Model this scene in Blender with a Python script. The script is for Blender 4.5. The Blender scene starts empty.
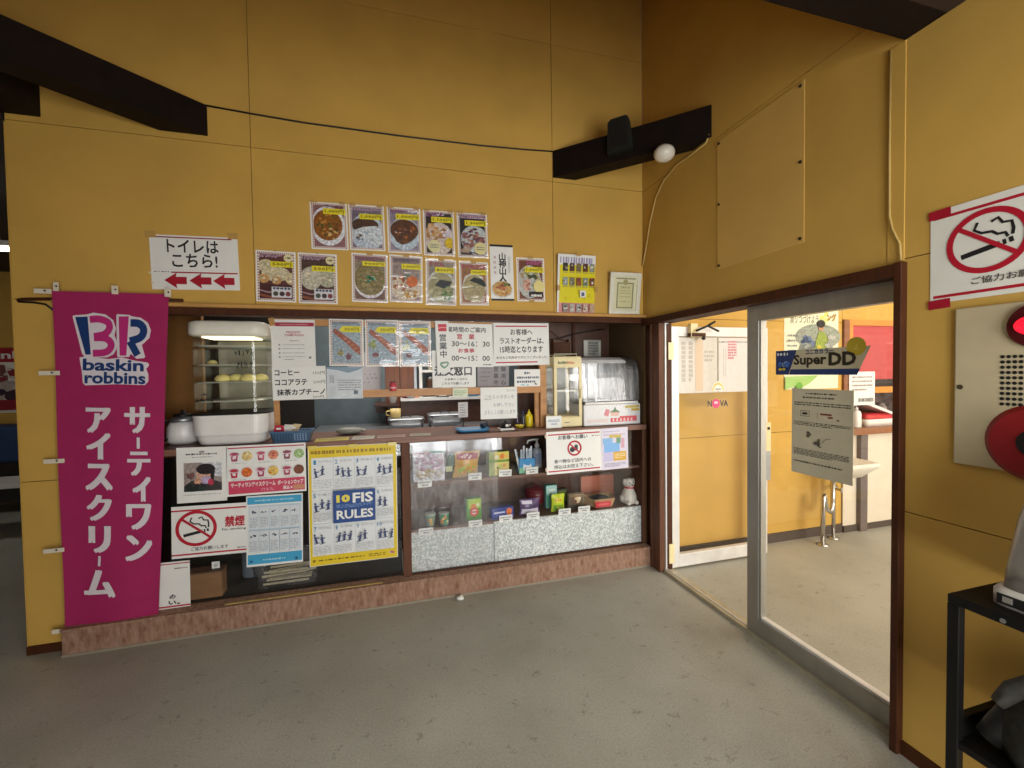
import bpy, bmesh, math, random
from mathutils import Vector, Matrix
PI = math.pi
SC = bpy.context.scene
SC.cycles.transparent_max_bounces = 32
COL = SC.collection
RND = random.Random(7)

# ------------------------------------------------------------------ materials
def lin(h):
    h = h.lstrip('#')
    o = []
    for i in (0, 2, 4):
        c = int(h[i:i+2], 16)/255
        o.append(c/12.92 if c <= .04045 else ((c+.055)/1.055)**2.4)
    return o + [1]
_mats = {}
def mat(h, rough=.6, metal=0., noise=.05, scale=25., bump=0., emit=0., name=None, coat=0., stretch=None, h2=None, lo=.35, hi=.65, detail=4, spec=.5, bscale=None):
    key = (h, rough, metal, noise, scale, bump, emit, name, coat, stretch, h2)
    if key in _mats: return _mats[key]
    m = bpy.data.materials.new(name or 'paint_' + h.lstrip('#')); m.use_nodes = True
    nt = m.node_tree; b = nt.nodes['Principled BSDF']
    c = lin(h)
    b.inputs['Roughness'].default_value = rough; b.inputs['Metallic'].default_value = metal
    b.inputs['Specular IOR Level'].default_value = spec
    if coat:
        b.inputs['Coat Weight'].default_value = coat; b.inputs['Coat Roughness'].default_value = .08
    tc = nt.nodes.new('ShaderNodeTexCoord'); vec = tc.outputs['Object']
    if stretch:
        mp = nt.nodes.new('ShaderNodeMapping'); mp.inputs['Scale'].default_value = stretch
        nt.links.new(vec, mp.inputs['Vector']); vec = mp.outputs['Vector']
    n = nt.nodes.new('ShaderNodeTexNoise'); n.inputs['Scale'].default_value = scale; n.inputs['Detail'].default_value = detail
    nt.links.new(vec, n.inputs['Vector'])
    r = nt.nodes.new('ShaderNodeValToRGB')
    c2 = lin(h2) if h2 else [min(1, x*(1+noise)) for x in c[:3]] + [1]
    c1 = c if h2 else [x*(1-noise) for x in c[:3]] + [1]
    r.color_ramp.elements[0].color = c1; r.color_ramp.elements[1].color = c2
    r.color_ramp.elements[0].position = lo; r.color_ramp.elements[1].position = hi
    nt.links.new(n.outputs['Fac'], r.inputs['Fac'])
    nt.links.new(r.outputs['Color'], b.inputs['Base Color'])
    if bump:
        bp = nt.nodes.new('ShaderNodeBump'); bp.inputs['Strength'].default_value = bump; bp.inputs['Distance'].default_value = .004
        n2 = n
        if bscale:
            n2 = nt.nodes.new('ShaderNodeTexNoise'); n2.inputs['Scale'].default_value = bscale; nt.links.new(vec, n2.inputs['Vector'])
        nt.links.new(n2.outputs['Fac'], bp.inputs['Height']); nt.links.new(bp.outputs['Normal'], b.inputs['Normal'])
    if emit:
        b.inputs['Emission Color'].default_value = c; b.inputs['Emission Strength'].default_value = emit
    _mats[key] = m
    return m
_ih = {}
def ink(h):
    m = mat(h, rough=.5, noise=.02, scale=60); _ih[m] = h; return m
def food(m): return mat(_ih[m], rough=.45, noise=.32, scale=85, detail=6, name='printed_photo') if m in _ih else m
def glass_mat(name, tint=(1, 1, 1), rough=.0, ior=1.45, whiten=0., whiten_scale=(6, 6, 3), bump=0., bscale=6., trans=1.0, bstretch=(1, 1, 1), bdist=.02):
    m = bpy.data.materials.new(name); m.use_nodes = True; nt = m.node_tree
    for n in list(nt.nodes): nt.nodes.remove(n)
    out = nt.nodes.new('ShaderNodeOutputMaterial')
    t = nt.nodes.new('ShaderNodeBsdfTransparent'); t.inputs['Color'].default_value = (*[x*trans for x in tint], 1)
    g = nt.nodes.new('ShaderNodeBsdfGlossy'); g.inputs['Roughness'].default_value = rough
    lw = nt.nodes.new('ShaderNodeLayerWeight'); lw.inputs['Blend'].default_value = .5
    pw = nt.nodes.new('ShaderNodeMath'); pw.operation = 'POWER'; pw.inputs[1].default_value = 5.
    nt.links.new(lw.outputs['Facing'], pw.inputs[0])
    r0 = ((ior-1)/(ior+1))**2
    f = nt.nodes.new('ShaderNodeMath'); f.operation = 'MULTIPLY_ADD'; f.inputs[1].default_value = 1-r0; f.inputs[2].default_value = r0
    nt.links.new(pw.outputs[0], f.inputs[0])
    mx = nt.nodes.new('ShaderNodeMixShader')
    nt.links.new(f.outputs[0], mx.inputs[0]); nt.links.new(t.outputs[0], mx.inputs[1]); nt.links.new(g.outputs[0], mx.inputs[2])
    tc = nt.nodes.new('ShaderNodeTexCoord')
    if bump:
        n = nt.nodes.new('ShaderNodeTexNoise'); n.inputs['Scale'].default_value = bscale; n.inputs['Detail'].default_value = 2
        mq = nt.nodes.new('ShaderNodeMapping'); mq.inputs['Scale'].default_value = bstretch
        oi = nt.nodes.new('ShaderNodeObjectInfo'); nt.links.new(oi.outputs['Location'], mq.inputs['Location'])
        nt.links.new(tc.outputs['Object'], mq.inputs['Vector']); nt.links.new(mq.outputs[0], n.inputs['Vector'])
        bp = nt.nodes.new('ShaderNodeBump'); bp.inputs['Strength'].default_value = bump; bp.inputs['Distance'].default_value = bdist
        nt.links.new(n.outputs['Fac'], bp.inputs['Height'])
        nt.links.new(bp.outputs['Normal'], g.inputs['Normal']); nt.links.new(bp.outputs['Normal'], lw.inputs['Normal'])
    last = mx.outputs[0]
    if whiten:  # uneven diffuse white: cloudy plastic, pane blotches, showcase glare
        d = nt.nodes.new('ShaderNodeBsdfDiffuse'); d.inputs['Color'].default_value = (.75, .75, .75, 1)
        mp = nt.nodes.new('ShaderNodeMapping'); mp.inputs['Scale'].default_value = whiten_scale
        nt.links.new(tc.outputs['Object'], mp.inputs['Vector'])
        n = nt.nodes.new('ShaderNodeTexNoise'); n.inputs['Scale'].default_value = 2.; n.inputs['Detail'].default_value = 8; n.inputs['Roughness'].default_value = .75
        nt.links.new(mp.outputs[0], n.inputs['Vector'])
        r = nt.nodes.new('ShaderNodeMapRange'); r.inputs['From Min'].default_value = .42; r.inputs['From Max'].default_value = .85; r.inputs['To Max'].default_value = whiten
        nt.links.new(n.outputs['Fac'], r.inputs['Value'])
        m2 = nt.nodes.new('ShaderNodeMixShader')
        nt.links.new(r.outputs[0], m2.inputs[0]); nt.links.new(last, m2.inputs[1]); nt.links.new(d.outputs[0], m2.inputs[2]); last = m2.outputs[0]
    nt.links.new(last, out.inputs['Surface'])
    return m

def concrete():
    m = bpy.data.materials.new('worn_concrete'); m.use_nodes = True; nt = m.node_tree; b = nt.nodes['Principled BSDF']; b.inputs['Roughness'].default_value = .5
    tc = nt.nodes.new('ShaderNodeTexCoord')
    def ns(sc, det, rough=.6):
        n = nt.nodes.new('ShaderNodeTexNoise'); n.inputs['Scale'].default_value = sc; n.inputs['Detail'].default_value = det; n.inputs['Roughness'].default_value = rough
        nt.links.new(tc.outputs['Object'], n.inputs['Vector']); return n
    def ramp(n, c0, c1, p0, p1):
        r = nt.nodes.new('ShaderNodeValToRGB'); e = r.color_ramp.elements; e[0].color = c0; e[1].color = c1; e[0].position = p0; e[1].position = p1
        nt.links.new(n.outputs['Fac'], r.inputs[0]); return r
    base = ramp(ns(1.3, 10), lin('#989689'), lin('#b3b1a5'), .3, .7)
    fine = ramp(ns(120, 4), (.82, .82, .82, 1), (1.12, 1.12, 1.12, 1), .3, .7)
    spot = ramp(ns(15, 8, .74), (.66, .65, .63, 1), (1, 1, 1, 1), .34, .42)
    pale = ramp(ns(26, 6, .75), (1, 1, 1, 1), (1.35, 1.33, 1.28, 1), .69, .74)
    last = base.outputs[0]
    for r in (fine, spot, pale):
        x = nt.nodes.new('ShaderNodeMix'); x.data_type = 'RGBA'; x.blend_type = 'MULTIPLY'; x.inputs['Factor'].default_value = 1.
        nt.links.new(last, x.inputs[6]); nt.links.new(r.outputs[0], x.inputs[7]); last = x.outputs[2]
    nt.links.new(last, b.inputs['Base Color'])
    n = ns(70, 6); bp = nt.nodes.new('ShaderNodeBump'); bp.inputs['Strength'].default_value = .25; bp.inputs['Distance'].default_value = .003
    nt.links.new(n.outputs['Fac'], bp.inputs['Height']); nt.links.new(bp.outputs['Normal'], b.inputs['Normal'])
    return m
WALL = mat('#c9a04a', rough=.75, noise=.05, scale=3.2, bump=.08, name='yellow_wall_paint', detail=8, bscale=220)
WALLGAP = mat('#4a3413', rough=.9, name='panel_gap')
CONC = concrete()
BROWN = mat('#45230f', rough=.6, spec=.25, noise=.18, scale=14, stretch=(3, 3, .6), name='dark_brown_wood')
BROWN2 = mat('#5e3c2a', rough=.6, spec=.25, noise=.15, scale=14, stretch=(3, 3, .5), name='brown_post_wood')
KICK = mat('#7a5542', h2='#a98a76', rough=.8, spec=.2, scale=34, stretch=(1.6, 1, .6), detail=9, lo=.25, hi=.75, name='scuffed_kick_wood')
SHELFW = mat('#6a4636', rough=.5, noise=.2, scale=10, stretch=(.5, 4, 4), name='shelf_wood')
CABIN = mat('#53301f', rough=.5, noise=.22, scale=8, stretch=(.6, 4, 3), name='cabinet_inner_wood')
DARK = mat('#1d1713', rough=.8, noise=.2, name='dark_interior')
BEAM = mat('#140904', spec=.2, rough=.7, noise=.3, scale=10, stretch=(1, 1, 1), name='dark_stained_beam')
ORANGEW = mat('#ba8650', rough=.5, noise=.12, scale=12, stretch=(.5, 3, 3), name='orange_pine')
TRIMW = mat('#b98a4a', rough=.6, noise=.08, scale=8, name='painted_ledge')
ALU = mat('#a5a29a', rough=.38, metal=.75, noise=.06, scale=20, stretch=(1, 1, .2), name='aluminium')
ALUW = mat('#d8d6d2', rough=.45, metal=.2, noise=.06, scale=14, name='pale_aluminium')
STEEL = mat('#a9acb0', rough=.4, metal=.9, noise=.06, name='stainless_steel')
CHROME = mat('#cfcfcf', rough=.15, metal=1, noise=.02, name='chrome')
PAPER = mat('#e6e6e1', rough=.55, noise=.02, scale=9, name='white_paper')
PAPERY = mat('#e4e2d6', rough=.6, noise=.03, scale=9, name='old_paper')
TAPE = mat('#b8934f', rough=.4, noise=.08, name='brown_tape')
WHITEP = mat('#e4e2de', rough=.35, noise=.02, name='white_plastic')
BLACK = mat('#141414', rough=.5, noise=.2, name='black_plastic')
CREAM = mat('#e2d3a2', rough=.4, noise=.03, name='cream_enamel')
CLEAR = glass_mat('clear_glass')
CASEGLASS = glass_mat('case_glass', ior=1.4, rough=.03)
BLOTCHED = glass_mat('dusty_glass', ior=1.5, rough=.10, whiten=.28, whiten_scale=(9, 9, 5))  # pale blotches mixed over the left cabinet pane
SLEEVE = glass_mat('clear_sleeve_film', ior=1.45, rough=.05, bump=1., bscale=1., bstretch=(2.2, 1., 10.), bdist=.035)
BAGFILM = glass_mat('clear_bag_film', ior=1.5, rough=.12, bump=.6, bscale=30., trans=.9)

# ------------------------------------------------------------------ mesh builder (world or local coordinates)
class MB:
    def __init__(s): s.bm = bmesh.new(); s.m = []
    def mi(s, m):
        if m not in s.m: s.m.append(m)
        return s.m.index(m)
    def add(s, verts, faces, m, smooth=False):
        k = s.mi(m); vs = [s.bm.verts.new(v) for v in verts]; fs = []
        for f in faces:
            try:
                q = s.bm.faces.new([vs[i] for i in f]); q.material_index = k; q.smooth = smooth; fs.append(q)
            except ValueError: pass
        return vs, fs
    def box(s, x0, x1, y0, y1, z0, z1, m, bev=0., seg=2):
        v = [(x, y, z) for x in (x0, x1) for y in (y0, y1) for z in (z0, z1)]
        vs, fs = s.add(v, [(0, 1, 3, 2), (4, 6, 7, 5), (0, 4, 5, 1), (2, 3, 7, 6), (0, 2, 6, 4), (1, 5, 7, 3)], m)
        if bev:
            es = list({e for f in fs for e in f.edges})
            bmesh.ops.bevel(s.bm, geom=es, offset=bev, segments=seg, affect='EDGES', profile=.5)
        return s
    def ring(s, c, ax, r, seg): 
        ax = Vector(ax).normalized(); u = ax.orthogonal().normalized(); w = ax.cross(u); c = Vector(c)
        return [c + (u*math.cos(2*PI*i/seg) + w*math.sin(2*PI*i/seg))*r for i in range(seg)]
    def cyl(s, p, q, r, m, r2=None, seg=16, smooth=True):
        p, q = Vector(p), Vector(q); a = s.ring(p, q-p, r, seg); b = s.ring(q, q-p, r if r2 is None else r2, seg)
        vs, fs = s.add(a+b, [(i, (i+1) % seg, seg+(i+1) % seg, seg+i) for i in range(seg)], m, smooth)
        s.add(a, [tuple(reversed(range(seg)))], m); s.add(b, [tuple(range(seg))], m)
        return s
    def tube(s, pts, r, m, seg=8):
        pts = [Vector(p) for p in pts]; rs = []
        n = len(pts); ref = None
        for i, p in enumerate(pts):
            t = (pts[min(i+1, n-1)] - pts[max(i-1, 0)]).normalized()
            if ref is None: ref = t.orthogonal().normalized()
            u = (ref - t*ref.dot(t)).normalized(); ref = u; w = t.cross(u)
            rr = r[i] if isinstance(r, (list, tuple)) else r
            rs += [p + (u*math.cos(2*PI*k/seg) + w*math.sin(2*PI*k/seg))*rr for k in range(seg)]
        f = [(i*seg+k, i*seg+(k+1) % seg, (i+1)*seg+(k+1) % seg, (i+1)*seg+k) for i in range(n-1) for k in range(seg)]
        f += [tuple(reversed(range(seg))), tuple((n-1)*seg+k for k in range(seg))]
        s.add(rs, f, m, True); return s
    def lathe(s, cx, cy, prof, m, seg=24, sx=1., sy=1.):
        vs = [(cx+r*sx*math.cos(2*PI*k/seg), cy+r*sy*math.sin(2*PI*k/seg), z) for r, z in prof for k in range(seg)]
        n = len(prof)
        f = [(i*seg+k, i*seg+(k+1) % seg, (i+1)*seg+(k+1) % seg, (i+1)*seg+k) for i in range(n-1) for k in range(seg)]
        f += [tuple(reversed(range(seg))), tuple((n-1)*seg+k for k in range(seg))]
        s.add(vs, f, m, True); return s
    def ell(s, c, r, m, seg=16, rings=10, wob=0.):
        vs = []; f = []
        for i in range(rings+1):
            a = PI*i/rings
            for k in range(seg):
                q = 1+wob*(RND.random()-.5)
                vs.append((c[0]+r[0]*math.sin(a)*math.cos(2*PI*k/seg)*q, c[1]+r[1]*math.sin(a)*math.sin(2*PI*k/seg)*q, c[2]+r[2]*math.cos(a)*q))
        for i in range(rings):
            for k in range(seg): f.append((i*seg+k, (i+1)*seg+k, (i+1)*seg+(k+1) % seg, i*seg+(k+1) % seg))
        s.add(vs, f, m, True); bmesh.ops.remove_doubles(s.bm, verts=s.bm.verts, dist=1e-6); return s
    def prism(s, pts, ax, a, b, m, smooth=False):
        # pts are 2-D in the plane across ax: x->(y,z)  y->(x,z)  z->(x,y)
        def P(p, t): return {'x': (t, p[0], p[1]), 'y': (p[0], t, p[1]), 'z': (p[0], p[1], t)}[ax]
        n = len(pts)
        s.add([P(p, a) for p in pts]+[P(p, b) for p in pts],
              [(i, (i+1) % n, n+(i+1) % n, n+i) for i in range(n)]+[tuple(reversed(range(n))), tuple(range(n, 2*n))], m, smooth); return s
    def loft(s, loops, m, smooth=True, cap=True):
        n = len(loops[0]); vs = [p for l in loops for p in l]
        f = [(i*n+k, i*n+(k+1) % n, (i+1)*n+(k+1) % n, (i+1)*n+k) for i in range(len(loops)-1) for k in range(n)]
        if cap: f += [tuple(reversed(range(n))), tuple((len(loops)-1)*n+k for k in range(n))]
        s.add(vs, f, m, smooth); return s
    def sheet(s, fn, nu, nv, m, thick=0., smooth=True):
        vs = [fn(i/nu, j/nv) for j in range(nv+1) for i in range(nu+1)]
        w = nu+1
        f = [(j*w+i, j*w+i+1, (j+1)*w+i+1, (j+1)*w+i) for j in range(nv) for i in range(nu)]
        _, fs = s.add(vs, f, m, smooth)
        if thick: bmesh.ops.solidify(s.bm, geom=fs, thickness=thick)
        return s
    def build(s, name, parent=None, at=None, fix=True):
        if fix: bmesh.ops.recalc_face_normals(s.bm, faces=s.bm.faces)
        o = parent
        off = Vector(at) if at else Vector((0, 0, 0))
        if at is None:
            while o is not None: off += o.location; o = o.parent
        for v in s.bm.verts: v.co -= off
        me = bpy.data.meshes.new(name); s.bm.to_mesh(me); s.bm.free()
        for m in s.m: me.materials.append(m)
        ob = bpy.data.objects.new(name, me); COL.objects.link(ob)
        if parent: ob.parent = parent
        if at: ob.location = at
        return ob
    def local(s, name, parent):          # vertices already in the parent's own frame
        me = bpy.data.meshes.new(name); s.bm.to_mesh(me); s.bm.free()
        for m in s.m: me.materials.append(m)
        ob = bpy.data.objects.new(name, me); COL.objects.link(ob); ob.parent = parent
        return ob

def tag(o, label, cat, group=None):
    o['label'] = label; o['category'] = cat
    if group: o['group'] = group
    return o
def thing(name, label, cat, loc=(0, 0, 0), group=None, rot=(0, 0, 0)):
    o = bpy.data.objects.new(name, None); COL.objects.link(o); o.empty_display_size = .05
    o.location = loc; o.rotation_euler = rot
    return tag(o, label, cat, group)
def struct(o): o['kind'] = 'structure'; return o
def copy_tree(o, parent=None):
    c = o.copy(); COL.objects.link(c)
    if parent: c.parent = parent
    for ch in list(o.children): copy_tree(ch, c)
    return c

# ------------------------------------------------------------------ text and printed sheets
_tc = {}
def glyphs(body, bold=0., res=2):
    k = (body, bold, res)
    if k not in _tc:
        c = bpy.data.curves.new('t', 'FONT'); c.body = body; c.resolution_u = res; c.offset = bold; c.align_x = 'CENTER' if '\n' in body else 'LEFT'
        o = bpy.data.objects.new('t', c); m = bpy.data.meshes.new_from_object(o)
        _tc[k] = ([(v.co.x, v.co.y) for v in m.vertices], [tuple(p.vertices) for p in m.polygons])
        bpy.data.objects.remove(o); bpy.data.curves.remove(c); bpy.data.meshes.remove(m)
    return _tc[k]

class Sheet:
    """A flat printed sheet: local x across, z up, -y towards the viewer; drawing coordinates run 0..1 from the lower-left corner."""
    def __init__(s, name, label, cat, loc, w, h, rot=0., face='back', group=None, m=PAPER, thick=.0016, sheet='sheet', tilt=0.):
        rz = {'back': 0., 'right': -PI/2}.get(face, 0.) if isinstance(face, str) else face
        s.root = thing(name, label, cat, loc, group, (tilt, -math.radians(rot), rz))
        s.w, s.h, s.t = w, h, thick; s.p = {}; s.k = 0
        b = MB(); b.box(-w/2, w/2, -thick, 0, -h/2, h/2, m); s.base = b; s.sheet = sheet
    def y(s): s.k += 1; return -s.t-.00022*s.k
    def mb(s, part): return s.base if part == s.sheet else s.p.setdefault(part, MB())
    def X(s, x): return (x-.5)*s.w
    def Z(s, z): return (z-.5)*s.h
    def poly(s, part, m, pts, y=None):
        if part == 'photo_print': m = food(m)
        y = s.y() if y is None else y; pts = [(s.X(a), y, s.Z(b)) for a, b in pts]
        s.mb(part).add(pts, [tuple(range(len(pts)))], m)
    def quad(s, part, m, x0, y0, x1, y1): s.poly(part, m, [(x0, y0), (x1, y0), (x1, y1), (x0, y1)])
    def many(s, part, m, rects):
        y = s.y()
        for x0, y0, x1, y1 in rects: s.poly(part, m, [(x0, y0), (x1, y0), (x1, y1), (x0, y1)], y)
    def disc(s, part, m, cx, cy, r, ry=None, n=28, a0=0., a1=2*PI, clip=None):   # r as a fraction of the width, ry as a fraction of the height
        ry = r*s.w/s.h if ry is None else ry
        pts = [(cx+r*math.cos(a0+(a1-a0)*i/n), cy+ry*math.sin(a0+(a1-a0)*i/n)) for i in range(n if a1-a0 > 6.2 else n+1)]
        if clip: pts = [(min(max(a, clip[0]), clip[2]), min(max(b, clip[1]), clip[3])) for a, b in pts]
        s.poly(part, m, pts)
    def band(s, part, m, cx, cy, r0, r1, n=40):
        y = s.y(); q = s.w/s.h; vs = []
        for i in range(n):
            a = 2*PI*i/n
            for r in (r0, r1): vs.append((s.X(cx+r*math.cos(a)), y, s.Z(cy+r*q*math.sin(a))))
        s.mb(part).add(vs, [(2*i, 2*((i+1) % n), 2*((i+1) % n)+1, 2*i+1) for i in range(n)], m)
    def stroke(s, part, m, pts, wd):                          # wd in metres
        y = s.y(); P = [Vector((s.X(a), s.Z(b))) for a, b in pts]; L = []; R = []
        for i, p in enumerate(P):
            t = (P[min(i+1, len(P)-1)]-P[max(i-1, 0)]).normalized(); nrm = Vector((-t.y, t.x))*wd/2
            L.append(p+nrm); R.append(p-nrm)
        v = [(q.x, y, q.y) for q in L+R]; n = len(P)
        s.mb(part).add(v, [(i, i+1, n+i+1, n+i) for i in range(n-1)], m)
    def text(s, part, m, body, x0, y0, x1, y1, bold=0., res=2, em=False):
        cjk = any(ord(c) > 0x2e80 for c in body)
        vs, fs = glyphs(body, 0. if cjk else bold, res)
        if not vs: return
        y = s.y()
        if em: bx0, bx1, by0, by1 = 0, 1, -.12, .88
        else:
            bx0 = min(v[0] for v in vs); bx1 = max(v[0] for v in vs); by0 = min(v[1] for v in vs); by1 = max(v[1] for v in vs)
        sx = (x1-x0)/max(bx1-bx0, 1e-6); sy = (y1-y0)/max(by1-by0, 1e-6); q = bold*1.5
        for i, (dx, dz) in enumerate(((-q, -q), (q, -q), (-q, q), (q, q)) if cjk and bold else ((0, 0),)):
            s.mb(part).add([(s.X(x0+(a+dx-bx0)*sx), y-.00006*i, s.Z(y0+(b+dz-by0)*sy)) for a, b in vs], fs, m)
    def column(s, part, m, body, xc, ytop, pitch, size, bold=0.):
        for i, ch in enumerate(body):
            yt = ytop-i*pitch
            if ch in 'ー|': s.quad(part, m, xc-size*.06, yt-size*s.w/s.h*.85, xc+size*.06, yt-size*s.w/s.h*.1)
            else: s.text(part, m, ch, xc-size/2, yt-size*s.w/s.h, xc+size/2, yt, bold, em=True)
    def scribble(s, part, m, x0, y0, x1, y1, rows, fill=.62, gap=(.006, .02), run=(.012, .05)):   # small print too fine to read
        rc = []; ph = (y1-y0)/rows
        for r in range(rows):
            yc = y1-(r+.5)*ph; x = x0; end = x1 if r < rows-1 or rows < 3 else x0+(x1-x0)*.7
            while x < end:
                d = RND.uniform(*run); q = ph*fill*RND.uniform(.35, .5)
                rc.append((x, yc-q, min(x+d, x1), yc+q)); x += d+RND.uniform(*gap)
        s.many(part, m, rc)
    def blobs(s, part, cols, cx, cy, rx, ry, n, size=(.03, .08), clip=(.0, .0, 1, 1)):
        for i in range(n):
            a = RND.random()*2*PI; q = math.sqrt(RND.random()); d = RND.uniform(*size); px = cx+rx*q*math.cos(a); py = cy+ry*q*math.sin(a)
            k = RND.randint(5, 8); rot = RND.random()*6; e = RND.uniform(.5, 1)
            pts = [(px+d*math.cos(rot+2*PI*j/k)*RND.uniform(.7, 1.1), py+d*e*s.w/s.h*math.sin(rot+2*PI*j/k)*RND.uniform(.7, 1.1)) for j in range(k)]
            pts = [(min(max(u, clip[0]), clip[2]), min(max(v, clip[1]), clip[3])) for u, v in pts]
            s.poly(part, ink(RND.choice(cols)), pts)
    def tapes(s, pos, m=TAPE, w=.035, h=.018, name='tape'):
        for (x, z, r) in pos:
            y = s.y(); c, q = math.cos(r), math.sin(r); X, Z = s.X(x), s.Z(z); b = MB()
            v = [(X+a*c-e*q, y, Z+a*q+e*c) for a, e in ((-w/2, -h/2), (w/2, -h/2), (w/2, h/2), (-w/2, h/2))]
            b.add(v, [(0, 1, 2, 3)], m); b.local(name, s.root)
    def sleeve(s, m=SLEEVE, d=.003, name='clear_sleeve', grow=1.02):
        b = MB(); w, h = s.w*grow/2, s.h*grow/2; b.add([(-w, -s.t-d-.004, -h), (w, -s.t-d-.004, -h), (w, -s.t-d-.004, h), (-w, -s.t-d-.004, h)], [(0, 1, 2, 3)], m); b.local(name, s.root)
    def done(s):
        s.base.local(s.sheet, s.root)
        for k, b in s.p.items(): b.local(k, s.root)
        return s.root
RED = ink('#b3122b'); INKB = ink('#1c1c1e'); BLUE = ink('#1f4b86'); GREYI = ink('#77777c'); LGREY = ink('#b9bbbf')
def no_smoking(s, cx, cy, r, part='no_smoking_mark', smk=True, ringw=.17):
    q = s.w/s.h
    s.stroke(part, INKB, [(cx-.62*r, cy-.38*r*q), (cx+.3*r, cy-.18*r*q)], .16*r*s.w)
    s.stroke(part, INKB, [(cx+.36*r, cy-.165*r*q), (cx+.44*r, cy-.15*r*q)], .16*r*s.w)
    s.stroke(part, INKB, [(cx+.5*r, cy-.135*r*q), (cx+.6*r, cy-.115*r*q)], .16*r*s.w)
    if smk:
        s.stroke(part, INKB, [(cx-.22*r, cy+.62*r*q), (cx-.3*r, cy+.4*r*q), (cx-.12*r, cy+.26*r*q), (cx+.12*r, cy+.24*r*q), (cx+.25*r, cy+.12*r*q), (cx+.42*r, cy+.12*r*q), (cx+.48*r, cy-.02*r*q)], .08*r*s.w)
        s.stroke(part, INKB, [(cx+.1*r, cy+.54*r*q), (cx+.26*r, cy+.62*r*q), (cx+.36*r, cy+.44*r*q), (cx+.56*r, cy+.42*r*q), (cx+.6*r, cy+.2*r*q), (cx+.58*r, cy+.02*r*q)], .08*r*s.w)
    s.band(part, RED, cx, cy, r*(1-ringw), r)
    a = .68
    s.stroke(part, RED, [(cx-r*.86*math.cos(a), cy+r*.86*q*math.sin(a)), (cx+r*.86*math.cos(a), cy-r*.86*q*math.sin(a))], .13*r*s.w)

# ------------------------------------------------------------------ the setting
def wall_panels(b, ax, c, out, us, zs, m=WALL, gap=.0035, th=.012):
    """panels with shadow gaps on the plane ax=c; out is the side the room is on (+1/-1)"""
    for i in range(len(us)-1):
        for j in range(len(zs)-1):
            u0, u1 = us[i]+gap/2, us[i+1]-gap/2; z0, z1 = zs[j]+gap/2, zs[j+1]-gap/2
            a, d = sorted((c, c-out*th))
            if ax == 'y': b.box(u0, u1, a, d, z0, z1, m)
            else: b.box(a, d, u0, u1, z0, z1, m)
XL, TZ, CZ = -3.63, 1.835, 2.59          # end of the back wall, ledge height, low ceiling height
YS = -1.655                              # seam where the low ceiling starts

b = MB(); b.box(-9, .05, -4.1, 4.0, -.12, 0, CONC); b.box(.05, 5.2, -6.8, 1.8, -.12, 0, CONC)
struct(b.build('floor'))

b = MB()
wall_panels(b, 'y', 0, -1, [XL, -2.537, -.703, 0], [TZ, 2.73, 3.65, 4.56])
wall_panels(b, 'y', 0, -1, [XL, -3.462], [.045, .9, TZ])
b.box(XL, 0, .0125, .12, TZ, 4.56, WALLGAP); b.box(XL, -3.462, .0125, .12, 0, TZ, WALLGAP)
b.box(XL-.004, XL, 0, .12, 0, 4.56, WALL)
struct(b.build('wall_back'))
b = MB(); b.box(XL-.004, -3.456, -.006, .02, 0, .045, BROWN); b.box(-3.462, -3.447, -.006, .12, .0, TZ-.02, BROWN)
struct(b.build('baseboard_back'))
# painted ledge and dark lintel over the serving opening
b = MB(); b.box(-3.45, -.0, -.040, .02, 1.812, 1.832, TRIMW, .003); b.box(-3.45, -.0, -.012, .06, 1.773, 1.812, BROWN)
struct(b.build('trim_1'))
# right wall, above the glass door and the near stretch
b = MB()
wall_panels(b, 'x', 0, -1, [YS, -.0], [1.80, 2.73]); wall_panels(b, 'x', 0, -1, [YS, 0], [2.73, 4.56])
wall_panels(b, 'x', 0, -1, [-4.0, -3.48, YS], [.045, .9, 1.815, 2.73])
b.box(.0125, .1, YS, 0, 1.80, 4.56, WALLGAP); b.box(.0125, .1, -4.1, YS, 0, 2.73, WALLGAP)
b.box(.1, .104, -6.7, YS, 0, 2.9, WALL)
b.box(.1, .104, YS, 0, 1.80, 2.9, WALL)
struct(b.build('wall_right'))
b = MB(); b.box(-.012, .02, -4.0, YS-.01, 0, .05, BROWN); struct(b.build('baseboard_right'))
# narrow cover strip between the two seams beside the door head
b = MB(); b.box(-.003, .001, YS-.004, YS+.052, 1.81, CZ, WALL, .002); struct(b.build('trim_2'))
# high ceiling, low ceiling over the viewer, and its face
b = MB(); b.box(-9, .1, YS-.06, .12, 4.5, 4.6, WALL); struct(b.build('ceiling_high'))
DKCEIL = mat('#2c1a12', rough=.7, noise=.2, scale=5, name='dark_ceiling_board')
b = MB(); b.box(-9, 0, -4.1, YS-.12, CZ, CZ+.06, DKCEIL); b.box(-9, 0, YS-.12, YS, CZ, CZ+.06, BEAM)
b.box(-9, 0, YS-.05, YS, CZ+.06, 4.6, WALL)
struct(b.build('ceiling_low'))
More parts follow.
